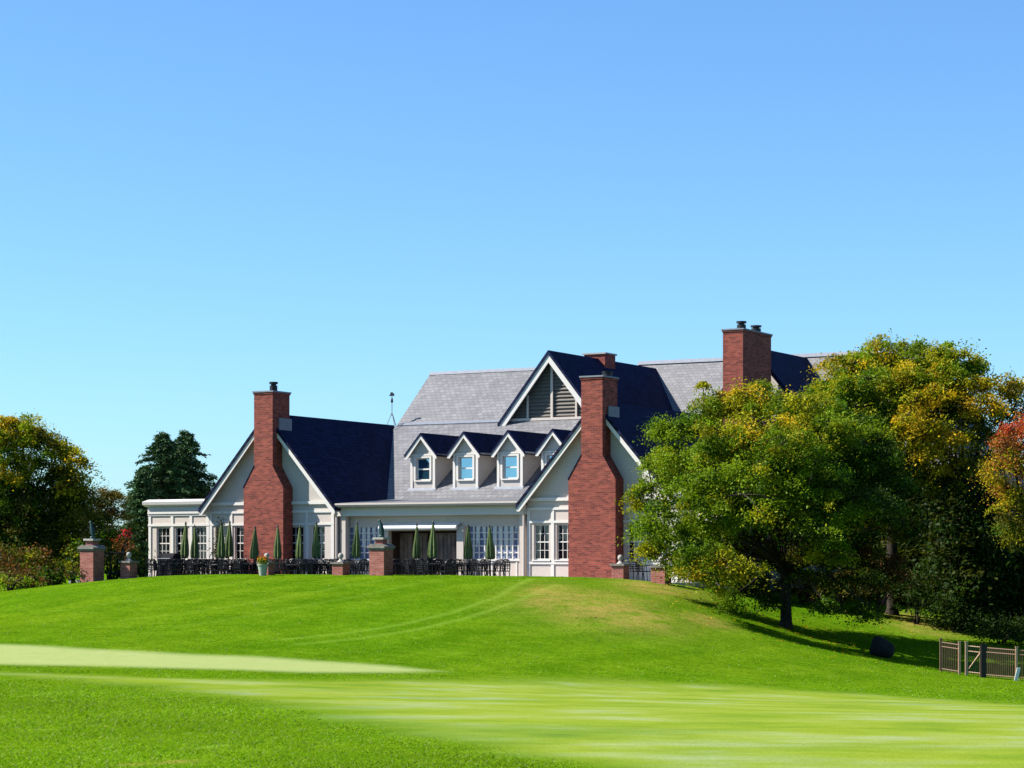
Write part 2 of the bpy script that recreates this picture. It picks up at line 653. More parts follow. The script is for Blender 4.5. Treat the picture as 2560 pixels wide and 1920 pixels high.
def lawn_mat():
    t = NT('mown_grass')
    o = t.coord()
    mk = t.node('ShaderNodeAttribute', attribute_name='mown')
    s = t.node('ShaderNodeSeparateColor')
    t.link(mk.outputs['Color'], s.inputs[0])
    tk = t.node('ShaderNodeAttribute', attribute_name='wear')
    s2 = t.node('ShaderNodeSeparateColor')
    t.link(tk.outputs['Color'], s2.inputs[0])
    big = t.noise(o, 0.16, 4, 0.6)
    mow = t.noise(o, 0.45, 4, 0.6, (1, 0.8, 1))
    med = t.noise(o, 1.6, 5, 0.68)
    fine = t.noise(o, 11.0, 4, 0.75, (1, 0.45, 1))
    rough = t.ramp(med, [(0.25, (0.0458, 0.1122, 0.0016)), (0.5, (0.0648, 0.1438, 0.0024)), (0.78, (0.0932, 0.1722, 0.0055))])
    rough = t.mix(0.6, rough, t.ramp(big, [(0.3, (0.80, 0.95, 0.8)), (0.7, (1.25, 1.06, 1.1))]), 'MULTIPLY')
    rough = t.mix(0.8, rough, t.ramp(mow, [(0.3, (0.66, 0.76, 0.7)), (0.7, (1.14, 1.05, 1.3))]), 'MULTIPLY')
    grain = t.ramp(fine, [(0.22, (0.5, 0.58, 0.5)), (0.5, (1, 1, 1)), (0.8, (1.6, 1.45, 2.2))])
    rough = t.mix(0.8, rough, grain, 'MULTIPLY')
    xy = sepvec(t, o)
    ph = t.math('ADD', t.math('ADD', t.math('MULTIPLY', xy[0], 2.0), t.math('MULTIPLY', xy[1], -1.25)), t.math('MULTIPLY', big, 7.0))
    stripe = t.math('MULTIPLY_ADD', t.math('SINE', ph), 0.5)
    stripe.node.inputs[2].default_value = 0.5
    rough = t.mix(0.55, rough, t.ramp(stripe, [(0.2, (0.84, 0.89, 0.85)), (0.8, (1.14, 1.08, 1.25))]), 'MULTIPLY')
    grit = t.noise(o, 4.0, 5, 0.8)
    rough = t.mix(0.75, rough, t.ramp(grit, [(0.3, (0.68, 0.76, 0.6)), (0.7, (1.34, 1.2, 1.9))]), 'MULTIPLY')
    # pale track lines and worn turf on the bank
    rough = t.mix(t.math('MULTIPLY', s2.outputs[0], 0.32), rough, (0.17, 0.27, 0.035))
    bn = t.noise(o, 0.9, 6, 0.72)
    bfac = t.math('MULTIPLY', s.outputs[2], t.ramp(bn, [(0.34, (0.08, 0.08, 0.08)), (0.6, (1, 1, 1))]), True)
    rough = t.mix(bfac, rough, t.ramp(fine, [(0.3, (0.16, 0.125, 0.022)), (0.7, (0.29, 0.215, 0.065))]))
    # fairway: soft patches that foreshorten into streaks
    st1 = t.noise(o, 1.0, 4, 0.6, (0.40, 0.42, 0.4))
    st2 = t.noise(o, 1.0, 3, 0.55, (0.19, 0.20, 0.4))
    st3 = t.noise(o, 3.0, 5, 0.75, (0.9, 1.0, 0.4))
    fw = t.ramp(st1, [(0.28, (0.0948, 0.162, 0.0174)), (0.42, (0.1422, 0.2015, 0.0174)), (0.53, (0.1659, 0.2212, 0.0277)), (0.66, (0.1896, 0.2409, 0.0751)), (0.78, (0.2133, 0.2647, 0.1264))])
    fw = t.mix(0.75, fw, t.ramp(st2, [(0.3, (0.72, 0.84, 1.2)), (0.5, (1.0, 1.0, 0.9)), (0.7, (1.08, 1.05, 1.7))]), 'MULTIPLY')
    fw = t.mix(0.6, fw, t.ramp(st3, [(0.3, (0.82, 0.85, 0.8)), (0.7, (1.15, 1.12, 1.25))]), 'MULTIPLY')
    gr = t.ramp(st3, [(0.25, (0.2015, 0.2528, 0.079)), (0.75, (0.2528, 0.2963, 0.1145))])
    c = t.mix(s.outputs[1], rough, fw)
    c = t.mix(s.outputs[0], c, gr)
    hb = t.noise(o, 18.0, 3, 0.7)
    t.principled(c, 0.9, 0.0, bump=hb, bstr=0.35, bdist=0.04)
    return t.m


M['lawn'] = lawn_mat()


def build_lawn():
    Ys = [-35.0, -20.0, -8.0, 0.0, 6.0]
    y = 8.0
    while y < 135:
        Ys.append(y)
        y += max(0.06, 0.0052 * y)
    while y < 3500:
        Ys.append(y)
        y *= 1.12
    Ys = np.array(Ys)
    kk = np.linspace(-0.27, 0.27, 291)
    out = 0.27 * 1.13 ** np.arange(1, 26)
    kk = np.concatenate([-out[::-1], kk, out])
    K, YY = np.meshgrid(kk, Ys)
    X = K * np.maximum(YY, 12.0)
    Z = ground(X, YY)
    far = YY > 150
    Z = np.where(far, -1.5, Z)
    g, f, b, t = masks(X, YY)
    R, C = X.shape
    V = np.stack([X, YY, Z], -1).reshape(-1, 3)
    idx = np.arange(R * C).reshape(R, C)
    F = np.stack([idx[:-1, :-1], idx[:-1, 1:], idx[1:, 1:], idx[1:, :-1]], -1).reshape(-1, 4)

    def sheet(name, V, F, g, f, b, t):
        me = bpy.data.meshes.new(name)
        me.vertices.add(len(V))
        me.vertices.foreach_set('co', V.astype(np.float32).ravel())
        me.loops.add(F.size)
        me.loops.foreach_set('vertex_index', F.astype(np.int32).ravel())
        me.polygons.add(len(F))
        me.polygons.foreach_set('loop_start', np.arange(0, F.size, 4, dtype=np.int32))
        me.update(calc_edges=True)
        me.polygons.foreach_set('use_smooth', np.ones(len(F), bool))
        for nm, ch in (('mown', (g, f, b)), ('wear', (t, t * 0, t * 0))):
            a = me.attributes.new(nm, 'FLOAT_COLOR', 'POINT')
            c = np.ones((len(V), 4), np.float32)
            for i in range(3):
                c[:, i] = ch[i].ravel()
            a.data.foreach_set('color', c.ravel())
        me.materials.append(M['lawn'])
        o = bpy.data.objects.new(name, me)
        col.objects.link(o)
        return tag(o, kind='structure')

    sheet('lawn', V, F, g, f, b, t)
    # the fairway and the putting green lie as their own sheets just above the lawn
    for nm, m, lift, lab in (('fairway', f, 0.004, 0), ('putting_green', g, 0.008, 0)):
        keep = (m.ravel()[F] > 0.02).all(1)
        Fk = F[keep]
        used, inv = np.unique(Fk, return_inverse=True)
        Vk = V[used] + np.array([0, 0, 1.0]) * (0.0008 + lift * smooth01(m.ravel()[used] / 0.4))[:, None]
        sheet(nm, Vk, inv.reshape(Fk.shape), g.ravel()[used], f.ravel()[used], b.ravel()[used], t.ravel()[used])


build_lawn()


def build_grass():
    Vs, Cs = [], []
    for n, y0, y1, hs, ws in ((230000, 16.2, 40.0, 1.0, 1.0), (300000, 26.0, 88.0, 1.25, 1.3)):
        # even in screen height, so nearer ground gets more blades
        u = RNG.random(n)
        Y = 1 / (1 / y0 + u * (1 / y1 - 1 / y0))
        X = (RNG.random(n) * 2 - 1) * 0.25 * Y
        g, f, b, t = masks(X, Y)
        keep = RNG.random(n) > np.clip(f * 1.6 + g * 2 + b * 0.5 + t * 0.8 + (np.clip((Y - 26) / 14, 0, 1) if y0 < 20 else np.clip((40 - Y) / 14, 0, 1)), 0, 1)
        uu, vv = w2uv(X, Y)
        keep &= ~((vv > -5.4 + 0.62 * np.maximum(uu - 2.3, 0)) & (uu > -19.8) & (uu < 8.6))
        X, Y, f = X[keep], Y[keep], f[keep]
        n = len(X)
        Z = ground(X, Y)
        clump = 0.5 + 0.5 * np.sin(X * 2.3 + 1.7 * np.sin(Y * 1.1)) * np.sin(Y * 1.7 + X * 0.8)
        h = hs * (0.010 + 0.018 * RNG.random(n)) * (0.6 + 0.7 * clump) * (1 - 0.5 * f)
        a = RNG.random(n) * 2 * np.pi
        w = ws * (0.004 + 0.006 * RNG.random(n) + 0.00012 * Y)
        lean = RNG.normal(0, 1.4, (n, 2)) * h[:, None]
        base = np.stack([X, Y, Z - 0.004], -1)
        side = np.stack([np.cos(a) * w, np.sin(a) * w, 0 * a], -1)
        tip = base + np.stack([lean[:, 0], lean[:, 1], h], -1)
        Vs.append(np.stack([base - side, base + side, tip], 1).reshape(-1, 3))
        r = RNG.random(n)[:, None]
        c = np.array([0.098, 0.21, 0.0025]) * (1 - r) + np.array([0.165, 0.295, 0.006]) * r
        dry = (RNG.random(n) < 0.08)
        c[dry] = np.array([0.23, 0.27, 0.10]) * (0.7 + 0.5 * RNG.random(dry.sum())[:, None])
        pn = np.sin(X * 0.9 + 2.1) * np.sin(Y * 0.55 + X * 0.35)
        Cs.append(c * (1 + 0.14 * pn)[:, None])
    o = quads_object('grass', np.concatenate(Vs), M['blade'], None, np.concatenate(Cs), 3)
    tag(o, 'bright green grass blades of the rough and the bank', 'grass', kind='stuff')


build_grass()
# ------------------------------------------------------------------ clubhouse (local x = u, y = v)
house = thing('clubhouse', 'cream clubhouse with slate gables, four dormers and red brick chimneys on the hill', 'building',
              (OX, OY, 0), -ANG)
GND = -0.6


def V_roof(m, uc, half, zr, tan, v0, v1, th=0.11):
    zl = zr - tan * half
    m.prism([(uc - half, zl), (uc, zr), (uc + half, zl), (uc + half, zl - th * 1.5), (uc, zr - th * 1.5), (uc - half, zl - th * 1.5)], 1, v0, v1)


def V_board(m, uc, half, zr, tan, v0, v1, h, drop):
    """white barge boards under the two rakes, with a plumb boxed foot"""
    for s in (-1, 1):
        p = [(uc, zr - drop), (uc + s * half, zr - drop - tan * half), (uc + s * half, zr - drop - tan * half - h * 1.0),
             (uc + s * (half - 0.12), zr - drop - tan * half - h * 1.0), (uc, zr - drop - h * 1.45)]
        if s > 0:
            p = p[::-1]
        m.prism(p, 1, v0, v1)


def wall_band(m, u0, u1, v, z0, z1, ops, th=0.25):
    """front wall with real openings ops = [(ua, ub)] between heights za and zb"""
    if not ops:
        m.box(u0, u1, v, v + th, z0, z1)
        return
    za, zb = ops[0][2], ops[0][3]
    m.box(u0, u1, v, v + th, z0, za)
    m.box(u0, u1, v, v + th, zb, z1)
    cur = u0
    for ua, ub, _a, _b in ops:
        m.box(cur, ua, v, v + th, za, zb)
        cur = ub
    m.box(cur, u1, v, v + th, za, zb)


def sash(ua, ub, v, za, zb, cols, rows, parent=house, gl='glass', bar=0.022, frame=0.045):
    """a white window frame with glazing bars (child of the house) and its pane (sub-part)"""
    m = MB()
    y0, y1 = v + 0.07, v + 0.13
    m.box(ua, ua + frame, y0, y1, za, zb).box(ub - frame, ub, y0, y1, za, zb)
    m.box(ua + frame, ub - frame, y0, y1, za, za + frame).box(ua + frame, ub - frame, y0, y1, zb - frame, zb)
    x0, x1, z0, z1 = ua + frame, ub - frame, za + frame, zb - frame
    for i in range(1, cols):
        x = x0 + (x1 - x0) * i / cols
        m.box(x - bar / 2, x + bar / 2, y0 + 0.015, y1 - 0.01, z0, z1)
    for j in range(1, rows):
        z = z0 + (z1 - z0) * j / rows
        b = bar * (2.2 if 2 * j == rows else 1)
        m.box(x0, x1, y0 + (0.004 if 2 * j == rows else 0.018), y1 - 0.012, z - b / 2, z + b / 2)
    m.box(ua - 0.07, ub + 0.07, v - 0.07, v + 0.068, za - 0.06, za - 0.002)        # sill
    w = m.build('window', M['white'], parent)
    p = MB().box(ua + 0.01, ub - 0.01, v + 0.10, v + 0.115, za + 0.01, zb - 0.01).build('pane', M[gl], w)
    return w


def front_trim(m, u0, u1, v, posts, zs):
    for p in posts:
        m.box(p - 0.07, p + 0.07, v - 0.035, v - 0.001, PATIO_Z, zs[-2][0])
    for z, h, out in zs:
        m.box(u0, u1, v - out, v - 0.001, z, z + h)


WIN_Z = (0.60, 2.04)


def wing(uc, v_end, left_win, right_win, sidewall_to):
    half = 3.3
    zr, tan = 6.95, 1.14
    # front wall with windows, gable above, side walls
    ops = [(a, b, *WIN_Z) for a, b in left_win + right_win]
    m = MB()
    wall_band(m, uc - half, uc + half, 0, GND, 3.0, ops)
    m.box(uc - half, uc - half + 0.2, 0.25, sidewall_to, GND, 3.0)
    m.box(uc + half - 0.2, uc + half, 0.25, sidewall_to, GND, 3.0)
    m.build('wing_wall', M['cream'], house)
    g = MB()
    zg = zr - 0.17
    g.prism([(uc - half, 3.0), (uc + half, 3.0), (uc + half, 3.0 + 0.001), (uc, zg), (uc - half, 3.0 + 0.001)], 1, 0.0, 0.22)
    g.build('gable_wall', M['siding'], house)
    for a, b in left_win + right_win:
        sash(a, b, 0, *WIN_Z, 3, 4)
    # flat trim: pilasters and string courses
    t = MB()
    ps = [uc - half + 0.08, uc + half - 0.08]
    for grp in (left_win, right_win):
        for (a, b), (c, d) in zip(grp[:-1], grp[1:]):
            ps.append((b + c) / 2)
    front_trim(t, uc - half, uc + half, 0, ps, [(0.42, 0.10, 0.045), (2.09, 0.09, 0.04), (2.62, 0.10, 0.05), (2.98, 0.13, 0.09)])
    t.build('wall_trim', M['white'], house)
    r = MB()
    V_roof(r, uc, half + 0.30, zr, tan, -0.44, v_end)
    ro = r.build('wing_roof', M['navy'], house)
    b = MB()
    V_board(b, uc, half + 0.27, zr, tan, -0.40, -0.34, 0.155, 0.167)
    b.build('barge_board', M['white'], ro)
    s = MB()   # soffit boards under the overhang
    for sg in (-1, 1):
        p = [(uc, zr - 0.172), (uc + sg * (half + 0.24), zr - 0.172 - tan * (half + 0.24)), (uc + sg * (half + 0.24), zr - 0.2 - tan * (half + 0.24)), (uc, zr - 0.2)]
        s.prism(p if sg < 0 else p[::-1], 1, -0.338, -0.002)
    s.build('soffit', M['tan'], ro)


def chimney(uc, v0, v1, ztop, w_base, w_top, z_sh0, z_sh1, flues, vback=None, cap_flue=True):
    m = MB()
    hb, ht = w_base / 2, w_top / 2
    if z_sh0 is not None:
        pts = [(uc - hb, GND), (uc + hb, GND), (uc + hb, z_sh0), (uc + ht, z_sh1), (uc + ht, 6.4), (uc - ht, 6.4), (uc - ht, z_sh1), (uc - hb, z_sh0)]
        m.prism(pts, 1, v0, -0.002)
        m.box(uc - ht, uc + ht, -0.001, v1, 5.6, 6.4)
        m.box(uc - ht, uc + ht, v0, v1, 6.4, ztop - 0.09)
    else:
        m.box(uc - ht, uc + ht, v0, v1, GND, ztop - 0.09)
    if z_sh0 is not None:
        w = MB()
        for sg in (-1,):
            p = [(uc + sg * (hb + 0.02), z_sh0 - 0.01), (uc + sg * (ht + 0.003), z_sh1), (uc + sg * (ht + 0.003), z_sh1 + 0.05), (uc + sg * (hb + 0.02), z_sh0 + 0.04)]
            w.prism(p if sg < 0 else p[::-1], 1, v0 - 0.02, -0.003)
        shoulder = w
    else:
        shoulder = None
    # corbel course
    m.box(uc - ht - 0.03, uc + ht + 0.03, v0 - 0.03, v1 + 0.03, ztop - 0.089, ztop - 0.01)
    c = m.build('chimney', M['brick'], house)
    if shoulder:
        shoulder.build('shoulder_coping', M['navy'], c)
    k = MB().box(uc - ht - 0.06, uc + ht + 0.06, v0 - 0.06, v1 + 0.06, ztop - 0.009, ztop + 0.05)
    k.build('chimney_cap', M['lead'], c)
    for fu, fv, r, h in flues:
        f = MB().lathe([(r, 0), (r, h * 0.62), (r * 0.7, h * 0.63), (r * 0.7, h * 0.78), (r * 1.12, h * 0.79), (r * 1.12, h), (r * 0.3, h * 1.02)], 14, fu, fv, ztop + 0.051)
        f.build('flue', M['flue'], c, True)
    return c


# two front wings, each with a chimney on its gable
wing(-12.7, 10.0, [(-15.69, -14.99), (-14.65, -13.95)], [(-11.7, -11.0), (-10.6, -9.9)], 12)
wing(3.3, 18.3, [(0.31, 1.01), (1.35, 2.05)], [(4.55, 5.25), (5.59, 6.29)], 16)
chimney(-12.6, -0.72, 0.55, 7.83, 2.08, 0.98, 3.72, 4.62, [(-12.5, -0.1, 0.17, 0.42)])
chimney(3.32, -0.72, 0.60, 7.86, 2.10, 0.95, 3.80, 4.75, [(3.6, 0.1, 0.2, 0.2)])
# lead flashings where the stacks leave the roofs
for uc in (-12.6, 3.32):
    f = MB().box(uc + 0.5, uc + 0.55, -0.30, 0.64, 6.02, 6.72)
    f.build('flashing', M['lead'], house)

# porch between the wings
PV = 0.5
pw = MB()
for a, b, z0, z1 in [(-9.4, -9.25, GND, 2.45), (-9.25, -7.45, GND, 0.62), (-9.25, -7.45, 2.0, 2.45), (-7.45, -7.0, GND, 2.45),
                     (-7.0, -3.5, 1.82, 2.45), (-3.5, -3.1, GND, 2.45), (-3.1, -0.18, GND, 0.62), (-3.1, -0.18, 2.0, 2.45), (-0.18, 0.0, GND, 2.45)]:
    pw.box(a, b, PV, PV + 0.25, z0, z1)
pw.build('porch_wall', M['cream'], house)
fr = MB().box(-9.4, 0.0, 0.05, PV + 0.25, 2.451, 2.80)
fr.box(-9.4, 0.0, 0.02, 0.049, 2.46, 2.53)
fr.build('porch_beam', M['white'], house)
MB().box(-9.38, -0.02, -0.2, 0.5, 2.801, 2.835).build('porch_soffit', M['tan'], house)
gt = MB()
gt.prism([(-0.36, 2.98), (-0.36, 2.92), (-0.32, 2.85), (-0.2, 2.84), (-0.2, 2.99), (-0.23, 2.99), (-0.23, 2.97), (-0.33, 2.97), (-0.33, 2.985)], 0, -9.15, -0.28)
gt.build('gutter', M['cream'], house)
for u in (-9.22, -0.1):
    d = MB()
    d.box(u - 0.12, u + 0.12, -0.33, -0.16, 2.62, 2.838)
    d.tube([(u, -0.23, 2.62), (u, -0.1, 2.4), (u, -0.1, -0.25)], 0.05, 8)
    d.build('downspout', M['cream'], house)
for u in (-9.05, -0.3):
    MB().box(u - 0.13, u + 0.13, 0.12, 0.36, GND, 2.45).build('porch_post', M['cream'], house)


def lattice(u0, u1, z0, z1, nx, nz):
    m = MB()
    y0, y1 = PV + 0.02, PV + 0.055
    for i in range(nx + 1):
        x = u0 + (u1 - u0) * i / nx
        m.box(x - 0.026, x + 0.026, y0, y1, z0, z1)
    for j in range(nz + 1):
        z = z0 + (z1 - z0) * j / nz
        m.box(u0, u1, y0 + 0.036, y1 + 0.02, z - 0.026, z + 0.026)
    w = m.build('lattice_window', M['white'], house)
    MB().box(u0, u1, PV + 0.12, PV + 0.14, z0, z1).build('pane', M['lattice_glass'], w)


lattice(-9.25, -7.45, 0.62, 2.0, 7, 5)
lattice(-3.1, -0.18, 0.62, 2.0, 11, 5)
for a, b in ((-9.25, -7.45), (-3.1, -0.18)):
    pt = MB()
    n = int((b - a) / 0.5)
    for i in range(n + 1):
        x = a + (b - a) * i / n
        pt.box(x - 0.03, x + 0.03, PV - 0.025, PV - 0.001, PATIO_Z, 0.55)
    pt.box(a - 0.1, b + 0.1, PV - 0.05, PV - 0.001, 0.55, 0.615)
    pt.build('porch_panelling', M['white'], house)
# entrance: recess with folding wooden doors and a white awning roll
en = MB()
en.box(-7.0, -3.5, PV + 1.6, PV + 1.7, PATIO_Z, 1.82).box(-7.0, -6.95, PV + 0.25, PV + 1.6, PATIO_Z, 1.82).box(-3.55, -3.5, PV + 0.25, PV + 1.6, PATIO_Z, 1.82)
en.box(-6.95, -3.55, PV + 0.26, PV + 1.6, 1.77, 1.82)
eo = en.build('entrance', M['interior'], house)
for a, b, v in ((-6.9, -6.25, 1.25), (-6.15, -5.5, 1.25), (-4.9, -4.25, 0.85), (-4.2, -3.6, 0.7)):
    d = MB().box(a, b, v, v + 0.06, PATIO_Z + 0.02, 1.72)
    for q in range(3):
        d.box(a + 0.06 + q * (b - a) / 3, a + (q + 1) * (b - a) / 3 - 0.03, v - 0.03, v - 0.002, PATIO_Z + 0.1, 1.62)
    d.build('door', M['door_wood'], eo)
aw = MB()
aw.tube([(-7.15, 0.0, 1.93), (-3.35, 0.0, 1.93)], 0.085, 10)
aw.prism([(0.0, 2.0), (PV - 0.003, 2.16), (PV - 0.003, 2.12), (0.0, 1.965)], 0, -7.1, -3.4)
aw.build('awning', M['awning'], house, True)
MB().box(-3.46, -3.14, 0.2, 0.45, GND, 1.99).build('porch_post', M['cream'], house)

# flat-roofed rooms at both ends
def flat_room(u0, u1, wins):
    m = MB()
    wall_band(m, u0, u1, 0.001, GND, 2.75, [(a, b, *WIN_Z) for a, b in wins])
    m.box(u0, u0 + 0.2, 0.252, 8, GND, 2.75).box(u1 - 0.2, u1, 0.252, 8, GND, 2.75)
    m.build('sunroom_wall', M['cream'], house)
    t = MB()
    ps = [u0 + 0.09, u1 - 0.09] + [(b + c) / 2 for (a, b), (c, d) in zip(wins[:-1], wins[1:])]
    front_trim(t, u0, u1, 0.001, ps, [(0.42, 0.10, 0.045), (2.09, 0.10, 0.05), (2.55, 0.09, 0.045), (2.64, 0.1, 0.08)])
    t.build('wall_trim', M['white'], house)
    c = MB().box(u0 - 0.02, u1, -0.04, 8, 2.751, 2.96)
    c.prism([(-0.05, 2.961), (-0.24, 3.05), (-0.27, 3.18), (0.2, 3.29), (8, 3.29), (8, 2.961)], 0, u0 - 0.16, u1)
    c.build('cornice', M['white'], house)
    for a, b in wins:
        sash(a, b, 0.001, *WIN_Z, 3, 4)


flat_room(-19.4, -16.0, [(-18.95, -18.22), (-17.9, -17.2), (-16.83, -16.15)])
flat_room(6.6, 9.0, [(6.95, 7.6), (7.95, 8.6)])

# main roof: shallow porch roof, dormer slope, steeper upper slope, ridge, rear slope
mr = MB()
TH = 0.14
low = [(-0.22, 3.0), (4.3, 3.27), (10.0, 6.97)]
mr.prism([(-0.22, 3.0), (4.3, 3.27), (10.0, 6.97), (10.0, 6.97 - TH), (4.3, 3.27 - TH), (-0.22, 3.0 - 0.06)], 0, -9.3, 0.1)
mr.prism([(4.3, 3.271), (10.0, 6.971), (10.0, 6.8), (4.3, 3.1)], 0, -12.5, -9.301)
mr.prism([(4.3, 3.271), (10.0, 6.971), (10.0, 6.8), (4.3, 3.1)], 0, 0.101, 3.2)
mr.prism([(10.001, 6.97), (13.06, 9.62), (19.0, 4.5), (19.0, 4.3), (13.06, 9.45), (10.001, 6.8)], 0, -12.52, -4.2)
mr.box(-4.19, 3.3, 10.002, 18.5, 6.7, 6.9)
mro = mr.build('main_roof', M['slate'], house)
cp = MB().prism([(12.9, 9.52), (13.06, 9.68), (13.22, 9.55), (13.06, 9.625)], 0, -12.56, -4.3)
cp.prism([(9.86, 6.93), (10.06, 7.05), (10.1, 7.06), (9.9, 6.86)], 0, -12.4, -6.9)
cp.build('ridge_flashing', M['lead'], mro)
mw = MB().prism([(4.6, GND), (18.8, GND), (18.8, 4.2), (13.06, 9.3), (10, 6.7), (4.6, 3.1)], 0, -12.4, -12.2)
mw.box(-12.2, 3.0, 18.5, 18.7, GND, 4.3)
mw.build('main_wall', M['cream'], house)


def dormer(uc):
    vf, half, zb, ze, za = 5.0, 0.64, 3.62, 5.30, 6.22
    tan = 1.15
    wa, wb, z0, z1 = uc - 0.36, uc + 0.36, 4.12, 5.10
    m = MB()
    wall_band(m, uc - half, uc + half, vf, zb, ze, [(wa, wb, z0, z1)], 0.2)
    zt = lambda v: 3.27 + 0.649 * (v - 4.3) - 0.05
    vend = 4.3 + (ze - 3.27) / 0.649
    for a in (uc - half, uc + half - 0.1):
        m.prism([(vf + 0.2, zb), (vf + 0.2, ze), (vend, ze), (vf + 0.2, zt(vf + 0.2))][::-1], 0, a, a + 0.1)
    zg = za - 0.14
    m.prism([(uc - half, ze), (uc + half, ze), (uc, zg - 0.02)], 1, vf, vf + 0.15)
    d = m.build('dormer', M['siding'], house)
    r = MB()
    vr = 4.3 + (za - 3.27) / 0.649 + 0.05
    V_roof(r, uc, half + 0.2, za, tan, vf - 0.24, vr, 0.07)
    r.build('dormer_roof', M['navy'], d)
    b = MB()
    V_board(b, uc, half + 0.18, za, tan, vf - 0.215, vf - 0.17, 0.12, 0.106)
    for s in (-1, 1):   # eave boards along the cheeks
        x = uc + s * (half + 0.1)
        b.box(x - 0.1, x + 0.1, vf - 0.169, vend, ze - 0.1, ze - 0.03)
    for s in (-1, 1):
        x = uc + s * (half - 0.06)
        b.box(x - 0.06, x + 0.06, vf - 0.03, vf - 0.001, zb + 0.1, ze - 0.1)
    b.box(uc - half, uc + half, vf - 0.04, vf - 0.001, ze - 0.099, ze - 0.02)
    b.box(wa - 0.1, wa - 0.002, vf - 0.05, vf - 0.001, z0, z1 + 0.08).box(wb + 0.002, wb + 0.1, vf - 0.05, vf - 0.001, z0, z1 + 0.08)
    b.box(wa - 0.001, wb + 0.001, vf - 0.05, vf - 0.001, z1 + 0.002, z1 + 0.08)
    b.build('dormer_trim', M['white'], d)
    w = sash(wa, wb, vf, z0, z1, 1, 2, d, 'dormer_glass', 0.03)
    p = [c for c in bpy.data.objects if c.parent == w][0]
    p.parent = d          # thing > part > sub-part, no deeper
    f = MB().prism([(vf - 0.13, zt(vf - 0.13) + 0.065), (vf - 0.002, zt(vf) + 0.11), (vf - 0.002, zt(vf) + 0.05), (vf - 0.13, zt(vf - 0.13) + 0.05)], 0, uc - half - 0.12, uc + half + 0.05)
    f.build('apron_flashing', M['lead'], d)


for u in (-8.03, -5.83, -3.6, -1.41):
    dormer(u)

# louvred cross gable
LU, LZ, LT, LH = -4.2, 10.09, 1.235, 2.63
lr = MB()
V_roof(lr, LU, LH, LZ, LT, 9.58, 20.95, 0.12)
lr.prism([(LU + LH - 0.02, LZ - LT * LH - 0.02), (LU + LH + 1.3, LZ - LT * (LH + 1.3)), (LU + LH + 1.3, LZ - LT * (LH + 1.3) - 0.2), (LU + LH - 0.02, LZ - LT * LH - 0.2)], 1, 10.6, 20.95)
lro = lr.build('louver_gable_roof', M['navy'], house)
lb = MB()
V_board(lb, LU, LH - 0.02, LZ, LT, 9.62, 9.70, 0.25, 0.185)
lb.build('barge_board', M['white'], lro)
lw = MB()
zb = 7.06
lw.prism([(LU - 2.3, zb), (LU + 2.3, zb), (LU, LZ - 0.3)], 1, 10.08, 10.2)
nsl = 16
for i in range(nsl):
    z = zb + 0.06 + i * 0.17
    h = (LZ - 0.36 - z) / LT
    if h > 0.12:
        lw.prism([(10.0, z), (10.0, z + 0.03), (10.075, z + 0.14), (10.075, z + 0.11)][::-1], 0, LU - h, LU + h)
lwo = lw.build('louver_panel', M['louver'], house)
lt = MB()
for du, w in ((-1.25, 0.045), (0, 0.06), (1.25, 0.045)):
    lt.box(LU + du - w, LU + du + w, 9.93, 9.998, zb, LZ - 0.42 - LT * abs(du))
lt.box(LU - 2.35, LU + 2.35, 9.9, 10.06, zb - 0.12, zb - 0.001)
lt.build('louver_mullion', M['cream'], lwo)
st = MB().box(LU - 0.75, LU + 0.35, 14.6, 15.7, 8.6, 10.30)
sto = st.build('chimney', M['brick'], house)
MB().box(LU - 0.82, LU + 0.42, 14.53, 15.77, 10.301, 10.37).build('chimney_cap', M['pale_stone'], sto)

# right main block behind: steep slate roof with a third gable and the tall double chimney
rr = MB()
RZ, RV, RT = 10.44, 21.2, 1.2
e0, ez = 14.6, RZ - RT * 6.6
rr.poly([(-5.3, e0, ez), (14.2, e0, ez), (9.6, RV, RZ), (-5.3, RV, RZ)])
rr.poly([(14.2, e0, ez), (14.2, RV + 6.6, ez), (9.6, RV, RZ)])
rr.poly([(14.2, RV + 6.6, ez), (-5.3, RV + 6.6, ez), (-5.3, RV, RZ), (9.6, RV, RZ)])
rr.poly([(-5.3, RV + 6.6, ez), (-5.3, e0, ez), (-5.3, RV, RZ)])
rr.poly([(-5.3, e0, ez - 0.005), (-5.3, RV + 6.6, ez - 0.005), (14.2, RV + 6.6, ez - 0.005), (14.2, e0, ez - 0.005)])
rro = rr.build('main_roof', M['slate'], house)
rc = MB().prism([(RV - 0.18, RZ - 0.12), (RV, RZ + 0.07), (RV + 0.18, RZ - 0.12), (RV, RZ + 0.01)], 0, -5.3, 9.6)
rc.build('ridge_flashing', M['lead'], rro)
rw = MB().box(3.4, 13.9, 15.0, 15.25, -2.5, ez - 0.006).box(13.65, 13.9, 15.25, 27.4, -2.5, ez - 0.006)
rw.box(-5.0, 13.65, 27.2, 27.4, -2.5, ez - 0.006)
rw.build('main_wall', M['cream'], house)
tg = MB()
V_roof(tg, 3.75, 3.5, 10.28, 1.2, 14.5, 21.1, 0.12)
tg.build('rear_gable_roof', M['navy'], house)
tw = MB().prism([(0.5, 2.3), (7.0, 2.3), (7.0, 6.0), (3.75, 9.9), (0.5, 6.0)], 1, 14.75, 14.95)
tw.build('gable_wall', M['siding'], house)
tc = chimney(4.28, 11.0, 14.2, 10.72, 0.96, 0.96, None, None, [(4.3, 11.9, 0.20, 0.40), (4.3, 13.55, 0.22, 0.36)])

